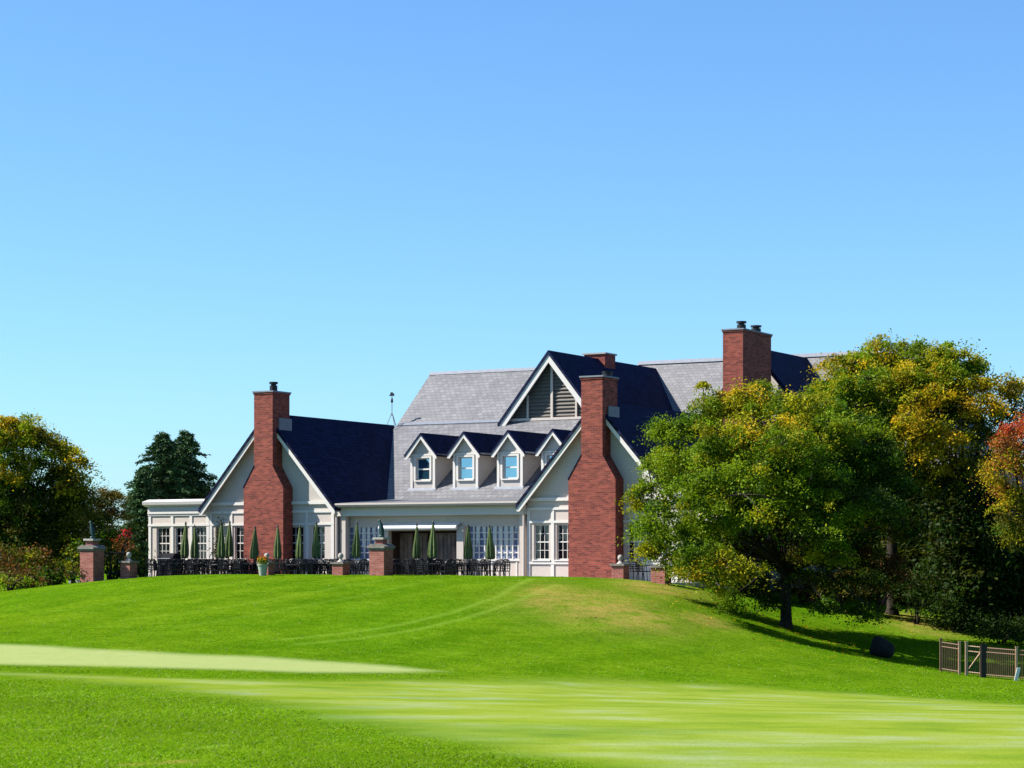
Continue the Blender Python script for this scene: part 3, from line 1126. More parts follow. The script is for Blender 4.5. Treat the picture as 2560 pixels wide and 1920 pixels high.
# weather vane on the left wing's ridge
vane = thing('weather_vane', 'thin weather vane on a tripod where the left wing ridge meets the main roof', 'weather vane', uv2w(-12.65, 9.75, 6.96), -ANG)
for a in (90, 210, 330):
    c, s = math.cos(math.radians(a)), math.sin(math.radians(a))
    zz = -0.30 if abs(c) > 0.5 else 0.0
    MB().tube([(0.36 * c, 0.36 * s, zz - 0.04), (0.02 * c, 0.02 * s, 0.55)], 0.018, 5).build('leg', M['lead'], vane)
MB().tube([(0, 0, 0.4), (0, 0, 1.5)], 0.017, 6).build('pole', M['lead'], vane)
MB().lathe([(0.01, 1.02), (0.06, 1.07), (0.055, 1.14), (0.03, 1.27), (0.01, 1.30)], 10).build('finial', M['iron'], vane, True)
hd = MB().prism([(-0.15, 1.36), (0.13, 1.36), (0.10, 1.46), (0.0, 1.54), (-0.06, 1.52), (-0.08, 1.44)], 1, -0.03, 0.03)
hd.build('vane_figure', M['iron'], vane)

# patio paving in front of the house
pp = MB()
pp.prism([(-19.6, -5.2), (2.3, -5.2), (8.2, -1.6), (8.2, 0.6), (-19.6, 0.6)], 2, PATIO_Z - 0.3, PATIO_Z)
pat = pp.build('patio', M['patio'])
pat.location = (OX, OY, 0)
pat.rotation_euler = (0, 0, -ANG)
tag(pat, kind='structure')
# ------------------------------------------------------------------ brick pillars on the lawn's edge
def pillar_at(px, Y, w, h, label, zbase=None, kind='tall', name='brick_pillar', group='brick pillars round the terrace'):
    p = at(px, HORZ, Y)
    zb = gz(p.x, p.y) if zbase is None else zbase
    t = thing(name, label, 'pillar', (p.x, p.y, zb), -ANG, group)
    MB().box(-w / 2, w / 2, -w / 2, w / 2, -0.4, h).build('shaft', M['pillar_brick'], t)
    if kind == 'tall':
        c = MB()
        c.box(-w / 2 - 0.025, w / 2 + 0.025, -w / 2 - 0.025, w / 2 + 0.025, h + 0.001, h + 0.07)
        c.prism([(-w / 2 - 0.07, h + 0.071), (w / 2 + 0.07, h + 0.071), (w / 2 + 0.07, h + 0.14), (w * 0.3, h + 0.23), (-w * 0.3, h + 0.23), (-w / 2 - 0.07, h + 0.14)], 1, -w / 2 - 0.07, w / 2 + 0.07)
        c.build('cap', M['stone'], t)
        n = w * 0.52
        MB().box(-n / 2, n / 2, -n / 2, n / 2, h + 0.231, h + 0.40).build('plinth', M['pillar_brick'], t)
        s = MB().box(-n / 2 - 0.07, n / 2 + 0.07, -n / 2 - 0.07, n / 2 + 0.07, h + 0.401, h + 0.48)
        s.build('top_slab', M['pale_stone'], t)
        return t, Vector((p.x, p.y, zb + h + 0.48))
    c = MB()
    c.box(-w / 2 - 0.06, w / 2 + 0.06, -w / 2 - 0.06, w / 2 + 0.06, h + 0.001, h + 0.075)
    c.build('cap', M['stone'], t)
    f = MB().lathe([(0.15, 0.076), (0.13, 0.11), (0.08, 0.15), (0.055, 0.19), (0.07, 0.22), (0.095, 0.25), (0.108, 0.31), (0.095, 0.37), (0.06, 0.41), (0.02, 0.425)], 14, 0, 0, h)
    f.build('finial', M['pale_stone'], t, True)
    return t, None


def eagle(loc, label, rz):
    t = thing('bird_statue', label, 'statue', loc, rz, 'bronze bird statues')
    t.scale = (0.68, 0.68, 0.92)
    R = Matrix.Rotation(math.radians(-14), 3, 'Y')
    b = MB()
    b.ellipsoid((0, 0, 0.05), (0.13, 0.12, 0.06))
    b.ellipsoid((0.0, 0, 0.34), (0.125, 0.115, 0.27), tilt=R)
    b.ellipsoid((-0.07, 0, 0.60), (0.075, 0.07, 0.12), tilt=R)
    b.ellipsoid((-0.10, 0, 0.70), (0.075, 0.062, 0.065))
    b.tube([(-0.15, 0, 0.70), (-0.21, 0, 0.685), (-0.235, 0, 0.65)], [0.035, 0.024, 0.006], 6)
    b.build('body', M['bronze'], t, True)
    for s in (-1, 1):
        w = MB().ellipsoid((0.045, s * 0.10, 0.34), (0.075, 0.035, 0.28), tilt=R)
        w.build('wing', M['bronze'], t, True)
    MB().tube([(0.08, 0, 0.2), (0.14, 0, 0.02), (0.15, 0, -0.02)], [0.08, 0.06, 0.045], 6).build('tail', M['bronze'], t, True)
    return t


_, top = pillar_at(230, 89.0, 0.66, 0.97, 'tall brick pillar with a bird statue, by the shrubs at the left end of the lawn', -0.02)
eagle(top, 'dark bronze bird statue on the tall brick pillar beside the left shrubs', math.radians(-25))
_, top = pillar_at(953, 86.8, 0.66, 1.0, 'tall brick pillar with a bird statue, in front of the porch doorway', -0.02)
eagle(top, 'dark bronze bird statue on the tall brick pillar in front of the porch', math.radians(-25))
pillar_at(322, 89.0, 0.46, 0.50, 'short brick pillar with a stone finial, left of the flat-roofed room', -0.02, 'short')
pillar_at(852, 87.2, 0.48, 0.46, 'short brick pillar with a stone finial, just left of the tall porch pillar', -0.02, 'short')
pillar_at(667, 88.6, 0.46, 0.46, 'short brick pillar with a stone finial, behind the flower planter', -0.02, 'short')
pillar_at(1551, 87.0, 0.50, 0.42, 'short brick pillar with a round stone finial, at the foot of the right chimney', -0.05, 'short')
pillar_at(1653, 85.4, 0.58, 0.60, 'rosy brick pillar at the corner of the terrace, under the big green tree', None, 'short')
for px, Y, dz, lab in ((1905, 89, 0.25, 'shaded brick pillar just left of the big green tree trunk'), (2033, 90, 0.30, 'shaded brick pillar with a pale finial, right of the big tree trunk'),
                       (2095, 92, 0.38, 'second shaded brick pillar to the right of the big tree trunk'), (2212, 93, 0.5, 'shaded brick pillar among the dark shrubs behind the rail')):
    p = at(px, HORZ, Y)
    g0 = gz(p.x, p.y)
    hh = (CAMZ - 0.08 - 0.5) - g0 - (0.02 if px > 2000 else 0.15)
    pillar_at(px, Y, 0.5, max(0.5, hh), lab, g0, 'short')

# iron railing between the left pillars
def railing(name, a, b, h, label, mat, gap=0.13, z0=None):
    a, b = Vector(a), Vector(b)
    d = b - a
    L = Vector((d.x, d.y, 0)).length
    t = thing(name, label, 'fence', a, math.atan2(d.y, d.x))
    sl = d.z / L
    m = MB()
    for zz in (0.1, h):
        m.tube([(0, 0, zz), (L, 0, zz + sl * L)], 0.022, 4)
    n = int(L / gap)
    for i in range(1, n):
        x = L * i / n
        m.tube([(x, 0, 0.1 + sl * x), (x, 0, h + 0.05 + sl * x)], 0.013, 4)
    m.build('rail_panel', mat, t)
    for x in (0, L):
        MB().tube([(x, 0, sl * x - 0.2), (x, 0, h + 0.08 + sl * x)], 0.03, 6).build('post', mat, t)
    return t


a = at(252, HORZ, 89.2); b = at(308, HORZ, 89.3)
railing('iron_railing', (a.x, a.y, -0.02), (b.x, b.y, -0.02), 0.9, 'black iron railing between the two brick pillars on the left', M['iron'])

# ------------------------------------------------------------------ patio furniture
def make_umbrella():
    t = thing('patio_umbrella', 'closed green umbrella', 'umbrella')
    MB().lathe([(0.26, 0.0), (0.26, 0.05), (0.06, 0.09), (0.04, 0.12)], 14).build('base', M['iron'], t, True)
    MB().tube([(0, 0, 0.1), (0, 0, 2.42)], 0.022, 8).build('pole', M['pole'], t, True)
    prof = [(0.025, 2.36), (0.05, 2.30), (0.075, 2.08), (0.11, 1.8), (0.145, 1.5), (0.165, 1.25), (0.165, 1.08), (0.14, 0.98), (0.03, 0.97)]
    m = MB()
    m.lathe(prof, 24, wob=lambda s, i: 1.0 + ((0.22, -0.10, -0.16, 0.12, -0.05, -0.2, 0.28, -0.12)[s % 8]) * min(1, i / 4))
    m.build('canopy', M['canvas'], t)
    MB().tube([(0, 0, 2.36), (0, 0, 2.40), (0, 0, 2.50)], [0.045, 0.05, 0.008], 8).build('finial', M['pole'], t, True)
    return t


def make_table():
    t = thing('patio_table', 'table', 'table')
    MB().lathe([(0.50, 0.70), (0.52, 0.71), (0.52, 0.735), (0.03, 0.74)], 24).build('tabletop', M['iron'], t)
    for k in range(4):
        c, s = math.cos(math.pi / 4 + k * math.pi / 2), math.sin(math.pi / 4 + k * math.pi / 2)
        MB().tube([(0.36 * c, 0.36 * s, 0.0), (0.20 * c, 0.20 * s, 0.35), (0.30 * c, 0.30 * s, 0.70)], 0.022, 5).build('leg', M['iron'], t)
    return t


def make_chair():
    t = thing('patio_chair', 'black metal patio chair', 'chair')
    MB().box(-0.23, 0.23, -0.23, 0.22, 0.41, 0.445).build('seat', M['iron'], t)
    b = MB()
    arc = [(-0.22, 0.22, 0.445)] + [(0.22 * math.cos(math.pi - i * math.pi / 8), 0.24 + 0.03 * math.sin(i * math.pi / 8), 0.68 + 0.22 * math.sin(i * math.pi / 8)) for i in range(9)] + [(0.22, 0.22, 0.445)]
    b.tube(arc, 0.024, 5)
    for x in (-0.11, 0, 0.11):
        b.tube([(x, 0.225, 0.445), (x * 0.9, 0.255, 0.86 - abs(x) * 0.4)], 0.016, 4)
    for i in range(5):
        z = 0.53 + i * 0.075
        b.box(-0.2, 0.2, 0.235, 0.25, z, z + 0.028)
    b.build('backrest', M['iron'], t)
    for sx in (-1, 1):
        MB().tube([(sx * 0.24, 0.23, 0.66), (sx * 0.25, 0.0, 0.67), (sx * 0.25, -0.2, 0.65), (sx * 0.24, -0.22, 0.43)], 0.02, 5).build('armrest', M['iron'], t)
        for sy in (-1, 1):
            MB().tube([(sx * 0.21, sy * 0.2, 0.41), (sx * 0.24, sy * 0.25, 0.0)], 0.02, 5).build('leg', M['iron'], t)
    return t


UMB, TAB, CHR = make_umbrella(), make_table(), make_chair()
rnd = random.Random(3)
used = {UMB: False, TAB: False, CHR: False}


def put(proto, loc, rz, label, group, sc=1.0):
    if not used[proto]:
        used[proto] = True
        o = proto
    else:
        o = copy_tree(proto)
    o.location = loc
    o.rotation_euler = (0, 0, rz)
    o.scale = (sc, sc, sc)
    if proto is UMB:
        w = rnd.uniform(0.85, 1.15)
        o.scale = (sc * w, sc * rnd.uniform(0.85, 1.1), sc)
        o.rotation_euler = (rnd.uniform(-0.035, 0.035), rnd.uniform(-0.035, 0.035), rz)
    return tag(o, label, None, group)


SPOTS = [  # photo column, distance in front of the facade line, umbrella height factor, place
    (460, -1.9, 1.02, 'before the middle window of the flat-roofed room'),
    (486, -1.2, 0.97, 'before the right window of the flat-roofed room'),
    (553, -2.6, 1.0, 'forming the left half of the pair by the left chimney'),
    (570, -1.7, 1.03, 'by the left edge of the left brick chimney'),
    (633, -2.3, 0.93, 'before the middle of the left brick chimney'),
    (694, -2.5, 0.95, 'at the right edge of the left brick chimney'),
    (746, -2.2, 0.95, 'before the first window right of the left chimney'),
    (789, -2.6, 1.0, 'left of the downspout at the start of the porch'),
    (888, -2.2, 0.99, 'before the left lattice window of the porch'),
    (1040, -2.0, 0.96, 'in front of the doorway, right of the bird statue'),
    (1081, -2.9, 0.98, 'in the middle of the porch doorway'),
    (1169, -1.8, 0.93, 'at the left end of the right lattice window'),
    (1227, -2.2, 0.92, 'before the middle of the right lattice window'),
]
for i, (px, v, sc, place) in enumerate(SPOTS):
    u = u_of(px, v)
    p = uv2w(u, v, PATIO_Z)
    put(TAB, p, rnd.uniform(0, 1.5), 'black table under the umbrella ' + place, 'round patio tables')
    put(UMB, p, rnd.uniform(0, 6), 'closed green umbrella ' + place, 'closed green patio umbrellas', sc)
    r0 = rnd.uniform(0, 1.57)
    for k in range(4):
        a = r0 + k * math.pi / 2 + rnd.uniform(-0.25, 0.25)
        d = rnd.uniform(0.62, 0.82)
        q = p + Vector((math.cos(a) * d, math.sin(a) * d, 0))
        put(CHR, q, a - math.pi / 2 + rnd.uniform(-0.2, 0.2), 'black metal patio chair drawn up to a round table among the closed umbrellas', 'black patio chairs')
# more tables without umbrellas
for px, v in ((440, -3.6), (505, -0.9), (585, -3.7), (640, -3.6), (770, -3.6), (800, -1.4), (915, -3.4), (1010, -1.2), (1060, -0.9), (1105, -3.8), (420, -1.2), (520, -3.2), (600, -3.1), (660, -1.7), (720, -3.3), (830, -3.0), (985, -3.2), (1120, -3.0)):
    u = u_of(px, v)
    p = uv2w(u, v, PATIO_Z)
    put(TAB, p, rnd.uniform(0, 1.5), 'bare round black patio table without an umbrella, among the chairs', 'bare patio tables')
    r0 = rnd.uniform(0, 1.57)
    for k in range(4):
        a = r0 + k * math.pi / 2 + rnd.uniform(-0.25, 0.25)
        d = rnd.uniform(0.6, 0.8)
        q = p + Vector((math.cos(a) * d, math.sin(a) * d, 0))
        put(CHR, q, a - math.pi / 2, 'black metal patio chair drawn up to a round table among the closed umbrellas', 'black patio chairs')
# chairs by the right chimney
for px, v, rz in ((1590, -1.6, 0.4), (1612, -1.2, 2.0)):
    u = u_of(px, v)
    put(CHR, uv2w(u, v, PATIO_Z), rz, 'black metal chair on the paving right of the right brick chimney', 'chairs right of the right chimney')

# covered grill by the flat-roofed room
p = uv2w(u_of(423, -2.2), -2.2, PATIO_Z)
g = thing('barbecue_grill', 'black barbecue grill with a rounded lid in front of the flat-roofed room', 'grill', p, -ANG)
MB().box(-0.40, 0.40, -0.3, 0.3, 0.08, 0.80).build('cabinet', M['cover'], g)
ld = MB().prism([(-0.3, 0.801), (0.3, 0.801), (0.29, 0.98), (0.2, 1.11), (0.0, 1.16), (-0.2, 1.11), (-0.29, 0.98)], 0, -0.42, 0.42)
ld.build('lid', M['cover'], g)
MB().tube([(-0.34, -0.33, 0.93), (-0.34, -0.37, 0.93), (0.34, -0.37, 0.93), (0.34, -0.33, 0.93)], 0.015, 6).build('handle', M['lead'], g)
for sx in (-1, 1):
    for sy in (-1, 1):
        MB().box(sx * 0.36 - 0.03, sx * 0.36 + 0.03, sy * 0.26 - 0.03, sy * 0.26 + 0.03, 0, 0.079).build('foot', M['cover'], g)

# flower planter at the lawn's edge
p = at(657, HORZ, 87.2)
pl = thing('flower_planter', 'pale tapered planter of orange and yellow flowers in front of the left chimney', 'planter', (p.x, p.y, -0.03))
MB().lathe([(0.15, 0), (0.23, 0.44), (0.26, 0.45), (0.26, 0.50), (0.22, 0.50), (0.21, 0.44)], 18).build('pot', M['pot'], pl, True)


def leaf_cloud(n, c, r, size, cols, shell=0.0, up=0.6):
    d = RNG.normal(size=(n, 3))
    d /= np.linalg.norm(d, axis=1)[:, None]
    rad = shell + (1 - shell) * RNG.random(n) ** (1 / 2.2)
    P = np.array(c) + d * rad[:, None] * np.array(r)
    N_ = RNG.normal(size=(n, 3)) + np.array([0, 0, up])
    N_ /= np.linalg.norm(N_, axis=1)[:, None]
    T = np.cross(N_, RNG.normal(size=(n, 3)))
    T /= np.linalg.norm(T, axis=1)[:, None] + 1e-9
    B = np.cross(N_, T)
    s = size * (0.65 + 0.7 * RNG.random(n))[:, None]
    V = np.stack([P - T * s, P - B * s * 0.55, P + T * s, P + B * s * 0.55], 1)
    ci = RNG.integers(0, len(cols), n)
    C = np.array(cols)[ci] * (0.75 + 0.5 * RNG.random(n))[:, None]
    return V, C


V, C = leaf_cloud(260, (0, 0, 0.62), (0.27, 0.27, 0.18), 0.05, [(0.08, 0.16, 0.02), (0.10, 0.20, 0.03), (0.30, 0.28, 0.02)])
quads_object('foliage', V.reshape(-1, 3), M['leaf'], pl, C)
V, C = leaf_cloud(120, (0, 0, 0.72), (0.26, 0.26, 0.14), 0.055, [(0.42, 0.10, 0.02), (0.40, 0.15, 0.03), (0.30, 0.03, 0.03), (0.35, 0.26, 0.03)])
quads_object('flowers', V.reshape(-1, 3), M['leaf'], pl, C)
pl.scale = (0.85, 0.85, 0.92)

# ------------------------------------------------------------------ tan metal fence with a gate, right edge
def fpt(px, Y):
    p = at(px, HORZ, Y)
    return Vector((p.x, p.y, gz(p.x, p.y)))


def post(parent, P0, p, h, r, mat, name='post'):
    q = p - P0
    m = MB().box(q.x - r, q.x + r, q.y - r, q.y + r, q.z - 0.3, q.z + h)
    m.box(q.x - r * 1.35, q.x + r * 1.35, q.y - r * 1.35, q.y + r * 1.35, q.z + h + 0.001, q.z + h + 0.03)
    return m.build(name, mat, parent)


def fence_run(name, A, B, h, label, posts, mat, gap=0.068):
    t = thing(name, label, 'fence', A, 0, 'tan metal fence by the bank')
    D = B - A
    L = D.length
    m = MB()
    for z in (0.10, h - 0.17, h - 0.03):
        m.tube([(0, 0, z), (D.x, D.y, D.z + z)], 0.021, 4)
    n = int(L / gap)
    for i in range(1, n):
        q = D * (i / n)
        m.box(q.x - 0.011, q.x + 0.011, q.y - 0.011, q.y + 0.011, q.z + 0.03, q.z + h)
    m.build('picket_panel', mat, t)
    for f, mt in posts:
        post(t, A, A + D * f, h + 0.06, 0.036, mt)
    return t


FY = 73.6
A0, A1, A2, A3, A4 = fpt(2352, FY + 0.6), fpt(2399, FY + 0.1), fpt(2416, FY), fpt(2452, FY - 0.2), fpt(2464, FY - 0.3)
A5, A6 = fpt(2542, FY - 1.0), fpt(2700, FY - 1.6)
FH = 1.0
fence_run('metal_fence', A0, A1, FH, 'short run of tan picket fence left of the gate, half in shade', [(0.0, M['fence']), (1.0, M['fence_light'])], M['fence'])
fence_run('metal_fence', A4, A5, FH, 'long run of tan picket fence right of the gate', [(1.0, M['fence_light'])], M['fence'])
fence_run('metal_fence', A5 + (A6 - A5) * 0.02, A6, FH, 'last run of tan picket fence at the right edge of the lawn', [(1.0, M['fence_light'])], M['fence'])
gt_ = thing('fence_gate', 'tan fence gate with a diagonal brace and a dark latch post', 'gate', A2)
D = A3 - A2
m = MB()
for z in (0.12, FH - 0.20, FH - 0.03):
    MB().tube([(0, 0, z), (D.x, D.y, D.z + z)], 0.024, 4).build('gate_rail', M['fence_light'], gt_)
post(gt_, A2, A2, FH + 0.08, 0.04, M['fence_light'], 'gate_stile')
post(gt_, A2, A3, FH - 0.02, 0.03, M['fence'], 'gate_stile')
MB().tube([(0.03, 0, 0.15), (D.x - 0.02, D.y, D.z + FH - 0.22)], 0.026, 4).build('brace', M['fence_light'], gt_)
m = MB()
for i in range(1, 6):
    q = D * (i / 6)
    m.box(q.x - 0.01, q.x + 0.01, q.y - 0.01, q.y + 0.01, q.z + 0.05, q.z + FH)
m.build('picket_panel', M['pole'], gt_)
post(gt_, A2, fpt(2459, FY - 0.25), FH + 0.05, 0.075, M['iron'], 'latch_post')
bd = fpt(2539, FY - 1.25)
b = MB().prism([(-0.05, 0.0), (0.06, 0.0), (0.16, 0.42), (0.05, 0.42)], 1, -0.02, 0.02).build('marker_board', M['board'])
b.location = bd
tag(b, 'narrow white board leaning at the foot of a fence post', 'board')

# dark boulder in the shade of the big tree
p = fpt(2205, 77.0)
rk = MB()
rk.ellipsoid((0, 0, 0.28), (0.46, 0.42, 0.38), 18, 12)
rk.v = [tuple(Vector(q) * (1 + 0.10 * math.sin(q[0] * 7 + q[2] * 5) + 0.06 * math.sin(q[1] * 11 + q[2] * 9))) for q in rk.v]
r = rk.build('boulder', M['rock'], None, True)
r.location = p
tag(r, 'dark rounded boulder in the shade to the right of the big tree', 'boulder')
# ------------------------------------------------------------------ trees and shrubs
G_DK = (0.021, 0.046, 0.004)
G_MD = (0.060, 0.122, 0.005)
G_LT = (0.132, 0.205, 0.007)
G_YL = (0.235, 0.235, 0.008)
YEL = (0.42, 0.30, 0.012)
GOLD = (0.47, 0.30, 0.014)
ORG = (0.34, 0.115, 0.028)
RED = (0.37, 0.058, 0.028)
RUST = (0.13, 0.055, 0.02)
OLIVE = (0.095, 0.088, 0.010)
BROWN = (0.10, 0.062, 0.02)


def lobes_world(L, Y, base):
    out = []
    for l in L:
        px, py, rx, ry = l[:4]
        dy = l[4] if len(l) > 4 else 0.0
        pal = l[5] if len(l) > 5 else None
        YY = Y + dy
        c = at(px, py, YY) - base
        s = YY / FPX
        out.append((np.array(c), np.array([rx * s, (l[6] if len(l) > 6 else min(rx, 1.25 * ry) * s * 1.05), ry * s]), pal))
    return out


def crown(name, lobes, parent, pal, dens, per, leaf, flat=0.4, csize=0.5, mat='leaf', shell=0.35, up=0.9, sub=None, depth=1.0):
    """Foliage built as many small sprays: each lobe of the crown holds boughs, each bough a flattened
    pad of leaf-sized faces, thickest on top, with open gaps between the boughs."""
    Vs, Cs, cents = [], [], []
    for c, r, lp in lobes:
        vol = r[0] * r[1] * r[2] * 4.2
        n = max(5, int(dens * vol ** 0.72))
        d = RNG.normal(size=(n, 3))
        d /= np.linalg.norm(d, axis=1)[:, None]
        rad = (shell + (1 - shell) * RNG.random(n) ** 0.6)
        rad *= 1 + 0.14 * RNG.normal(size=n)
        P = c + d * rad[:, None] * r
        cols = np.array(lp or pal)
        for p in P:
            k = max(6, int(per * (0.35 + 1.3 * RNG.random())))
            s = csize * (0.55 + 0.9 * RNG.random())
            ang = RNG.random() * 2 * np.pi
            el = 0.55 + 0.9 * RNG.random()
            q = RNG.normal(size=(k, 3)) * np.array([s * el, s / el, s * flat]) * 0.45
            ca, sa = np.cos(ang), np.sin(ang)
            q = np.stack([q[:, 0] * ca - q[:, 1] * sa, q[:, 0] * sa + q[:, 1] * ca, q[:, 2]], -1)
            hor = np.hypot(q[:, 0], q[:, 1])
            q[:, 2] -= 0.35 * hor ** 2 / (s + 1e-6)
            base = cols[RNG.integers(0, len(cols))] * (0.7 + 0.6 * RNG.random())
            cc = base * (0.78 + 0.44 * RNG.random((k, 1)))
            mixin = RNG.random(k) < 0.05
            cc[mixin] = cols[RNG.integers(0, len(cols), mixin.sum())]
            Vs.append(p + q)
            Cs.append(cc)
            cents.append(p)
    P = np.concatenate(Vs)
    C = np.concatenate(Cs)
    n = len(P)
    N_ = RNG.normal(size=(n, 3)) + np.array([0, 0, up])
    N_ /= np.linalg.norm(N_, axis=1)[:, None]
    T = np.cross(N_, RNG.normal(size=(n, 3)))
    T /= np.linalg.norm(T, axis=1)[:, None] + 1e-9
    B = np.cross(N_, T)
    s = leaf * (0.6 + 0.8 * RNG.random(n))[:, None]
    V = np.stack([P - T * s, P - B * s * 0.5, P + T * s, P + B * s * 0.5], 1)
    quads_object(name, V.reshape(-1, 3), M[mat], parent, C)
    return np.array(cents)


def limbs(parent, base_r, fork, lobes, cents, twigs=260, lean=(0, 0)):
    m = MB()
    f = Vector((lean[0], lean[1], fork))
    m.tube([(0, 0, -0.5), (0, 0, 0.0), (0.02, 0, 0.25), tuple(f * 0.55), tuple(f)], [base_r * 1.7, base_r * 1.35, base_r * 1.05, base_r * 0.95, base_r * 0.85], 12)
    ends = []
    for c, r, _ in lobes:
        e = Vector(c)
        mid = f.lerp(e, 0.5) + Vector((random.uniform(-.3, .3), random.uniform(-.3, .3), 0.12 * (e - f).length))
        pts = [f * 0.92, f.lerp(mid, 0.5), mid, mid.lerp(e, 0.55), e + Vector((0, 0, r[2] * 0.35))]
        rr = base_r * random.uniform(0.34, 0.5)
        m.tube(pts, [rr, rr * 0.85, rr * 0.6, rr * 0.4, rr * 0.12], 7)
        ends.append((pts, rr))
    if len(cents):
        pick = RNG.choice(len(cents), min(twigs, len(cents)), replace=False)
        for i in pick:
            c = Vector(cents[i])
            best = min(((p - c).length, p) for pts, _ in ends for p in pts[2:])
            a = best[1]
            mid = a.lerp(c, 0.5) + Vector((0, 0, 0.1))
            m.tube([a, mid, c], [0.035, 0.022, 0.008], 4, False)
    return m.build('trunk', M['bark'], parent, True)


def tree(name, label, px, py, Y, L, pal, trunk_r, fork, dens=26, per=34, leaf=0.085, group=None, twigs=220, base_z=None, **kw):
    b = at(px, py, Y)
    b.z = gz(b.x, b.y) if base_z is None else base_z
    t = thing(name, label, 'tree', b, 0, group)
    lw = lobes_world(L, Y, b)
    cents = crown('crown', lw, t, pal, dens, per, leaf, **kw)
    limbs(t, trunk_r, fork, lw, cents, twigs)
    return t


def shrub(name, label, px, py, Y, L, pal, dens=34, per=26, leaf=0.06, group=None, cat='shrub'):
    b = at(px, py, Y)
    b.z = gz(b.x, b.y)
    t = thing(name, label, cat, b, 0, group)
    lw = lobes_world(L, Y, b)
    cents = crown('foliage', lw, t, pal, dens, per, leaf, flat=0.75, csize=0.32, shell=0.3)
    m = MB()
    for c, r, _ in lw:
        e = Vector(c)
        for k in range(4):
            q = e + Vector((random.uniform(-.6, .6) * r[0], random.uniform(-.6, .6) * r[1], random.uniform(-.2, .6) * r[2]))
            m.tube([(random.uniform(-.1, .1), random.uniform(-.1, .1), -0.2), tuple(q * 0.5 + Vector((0, 0, 0.1))), tuple(q)], [0.03, 0.02, 0.008], 5)
    m.build('stem', M['bark'], t)
    return t


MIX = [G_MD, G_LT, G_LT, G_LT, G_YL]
# the big locust tree on the bank
LOC = [  # px, row, half width, half height, depth offset, leaf colours
    (1705, 1150, 85, 60, 0.2, MIX), (1765, 1215, 90, 55, -3.8, MIX), (1680, 1085, 60, 42, 0.8, [G_MD, G_LT]), (1760, 1040, 78, 40, 0.8, [G_MD, G_LT, G_LT]),
    (1835, 1000, 85, 42, 0.1, [G_LT, G_YL, G_YL, YEL]), (1800, 1095, 80, 48, -2.4, [G_LT, G_YL, G_MD]), (1905, 1075, 95, 50, -2.8, [G_LT, G_YL, YEL, G_MD]), (1890, 1000, 80, 46, 1.3, [G_YL, YEL, G_LT]),
    (1975, 1015, 85, 50, -0.6, [G_LT, G_YL, G_MD]), (2060, 1075, 95, 56, -1.6, [G_MD, G_LT, G_YL]), (2045, 1040, 90, 50, 1.4, [G_LT, G_MD]), (2140, 1100, 95, 56, 0.5, [G_MD, G_DK, G_LT]),
    (2175, 1165, 90, 52, -1.2, [G_MD, G_DK]), (2215, 1215, 75, 46, 0.9, [G_DK, G_MD]), (1900, 1170, 110, 56, -3.6, [G_LT, G_MD, G_YL]), (2010, 1180, 110, 60, -4.0, [G_MD, G_LT]),
    (1630, 1235, 62, 46, 0.1, MIX), (1665, 1300, 78, 44, -3.6, MIX), (1625, 1355, 46, 34, 0.3, [G_LT, G_YL]), (1700, 1360, 80, 40, 0.7, MIX),
    (1775, 1285, 90, 46, -3.4, MIX), (1860, 1255, 100, 52, -4.6, MIX), (1900, 1300, 100, 50, 1.3, [G_MD, G_DK]), (1980, 1270, 100, 46, -2.4, [G_MD, G_DK, G_LT]), (2060, 1265, 95, 46, -4.2, [G_MD, G_LT, G_YL]),
    (2110, 1300, 90, 44, 1.4, [G_DK, G_MD]), (2160, 1290, 85, 40, -1.8, [G_DK, G_MD, OLIVE]), (1770, 1385, 90, 36, -4.4, [G_LT, G_YL, G_MD]), (1840, 1410, 70, 32, -4.8, [G_YL, G_LT, G_LT, YEL]), (1730, 1420, 50, 26, -0.6, [G_YL, YEL]),
    (1800, 1462, 62, 22, -4.0, [G_LT, G_YL]), (1830, 1495, 42, 16, -2.6, [G_LT, G_MD]), (1955, 1370, 80, 34, 1.5, [G_DK, G_MD]), (2050, 1375, 90, 34, -2.8, [G_MD, OLIVE, G_YL]), (2130, 1385, 70, 30, 0.8, [G_DK, OLIVE]),
    (2190, 1400, 70, 28, 0.3, [OLIVE, RUST, G_DK]), (2240, 1320, 60, 36, -0.6, [G_DK, OLIVE]), (2063, 1512, 18, 20, -1.6, [G_MD, G_DK]), (2172, 1520, 22, 20, -1.2, [G_MD, G_DK]), (1925, 1498, 12, 15, -0.6, [G_DK]),
    (2100, 1432, 80, 26, -0.8, [G_DK, OLIVE, G_MD]), (2205, 1440, 70, 28, 0.6, [G_DK, OLIVE, RUST]), (2040, 1330, 80, 36, -4.8, [G_MD, G_LT, G_DK]), (2140, 1250, 80, 40, -4.2, [G_MD, G_DK, G_LT]), (1990, 1110, 90, 44, -4.4, [G_LT, G_MD, G_YL]),
    (1745, 1320, 70, 36, -0.8, MIX), (1835, 1345, 70, 36, 0.6, [G_MD, G_LT, G_YL]), (1690, 1400, 40, 26, 0.2, [G_YL, G_LT]),
    (1950, 1140, 120, 80, 1.7, [G_MD, G_LT]), (1780, 1180, 90, 70, 1.5, [G_MD, G_LT]), (2090, 1190, 110, 70, 1.6, [G_MD, G_DK])]
tree('locust_tree', 'big green and yellow locust tree with a dark trunk standing on the bank', 1964, 1585, 80.8, LOC, MIX, 0.20, 2.1,
     dens=12.5, per=230, leaf=0.052, twigs=480, flat=0.5, csize=0.5, shell=0.5)

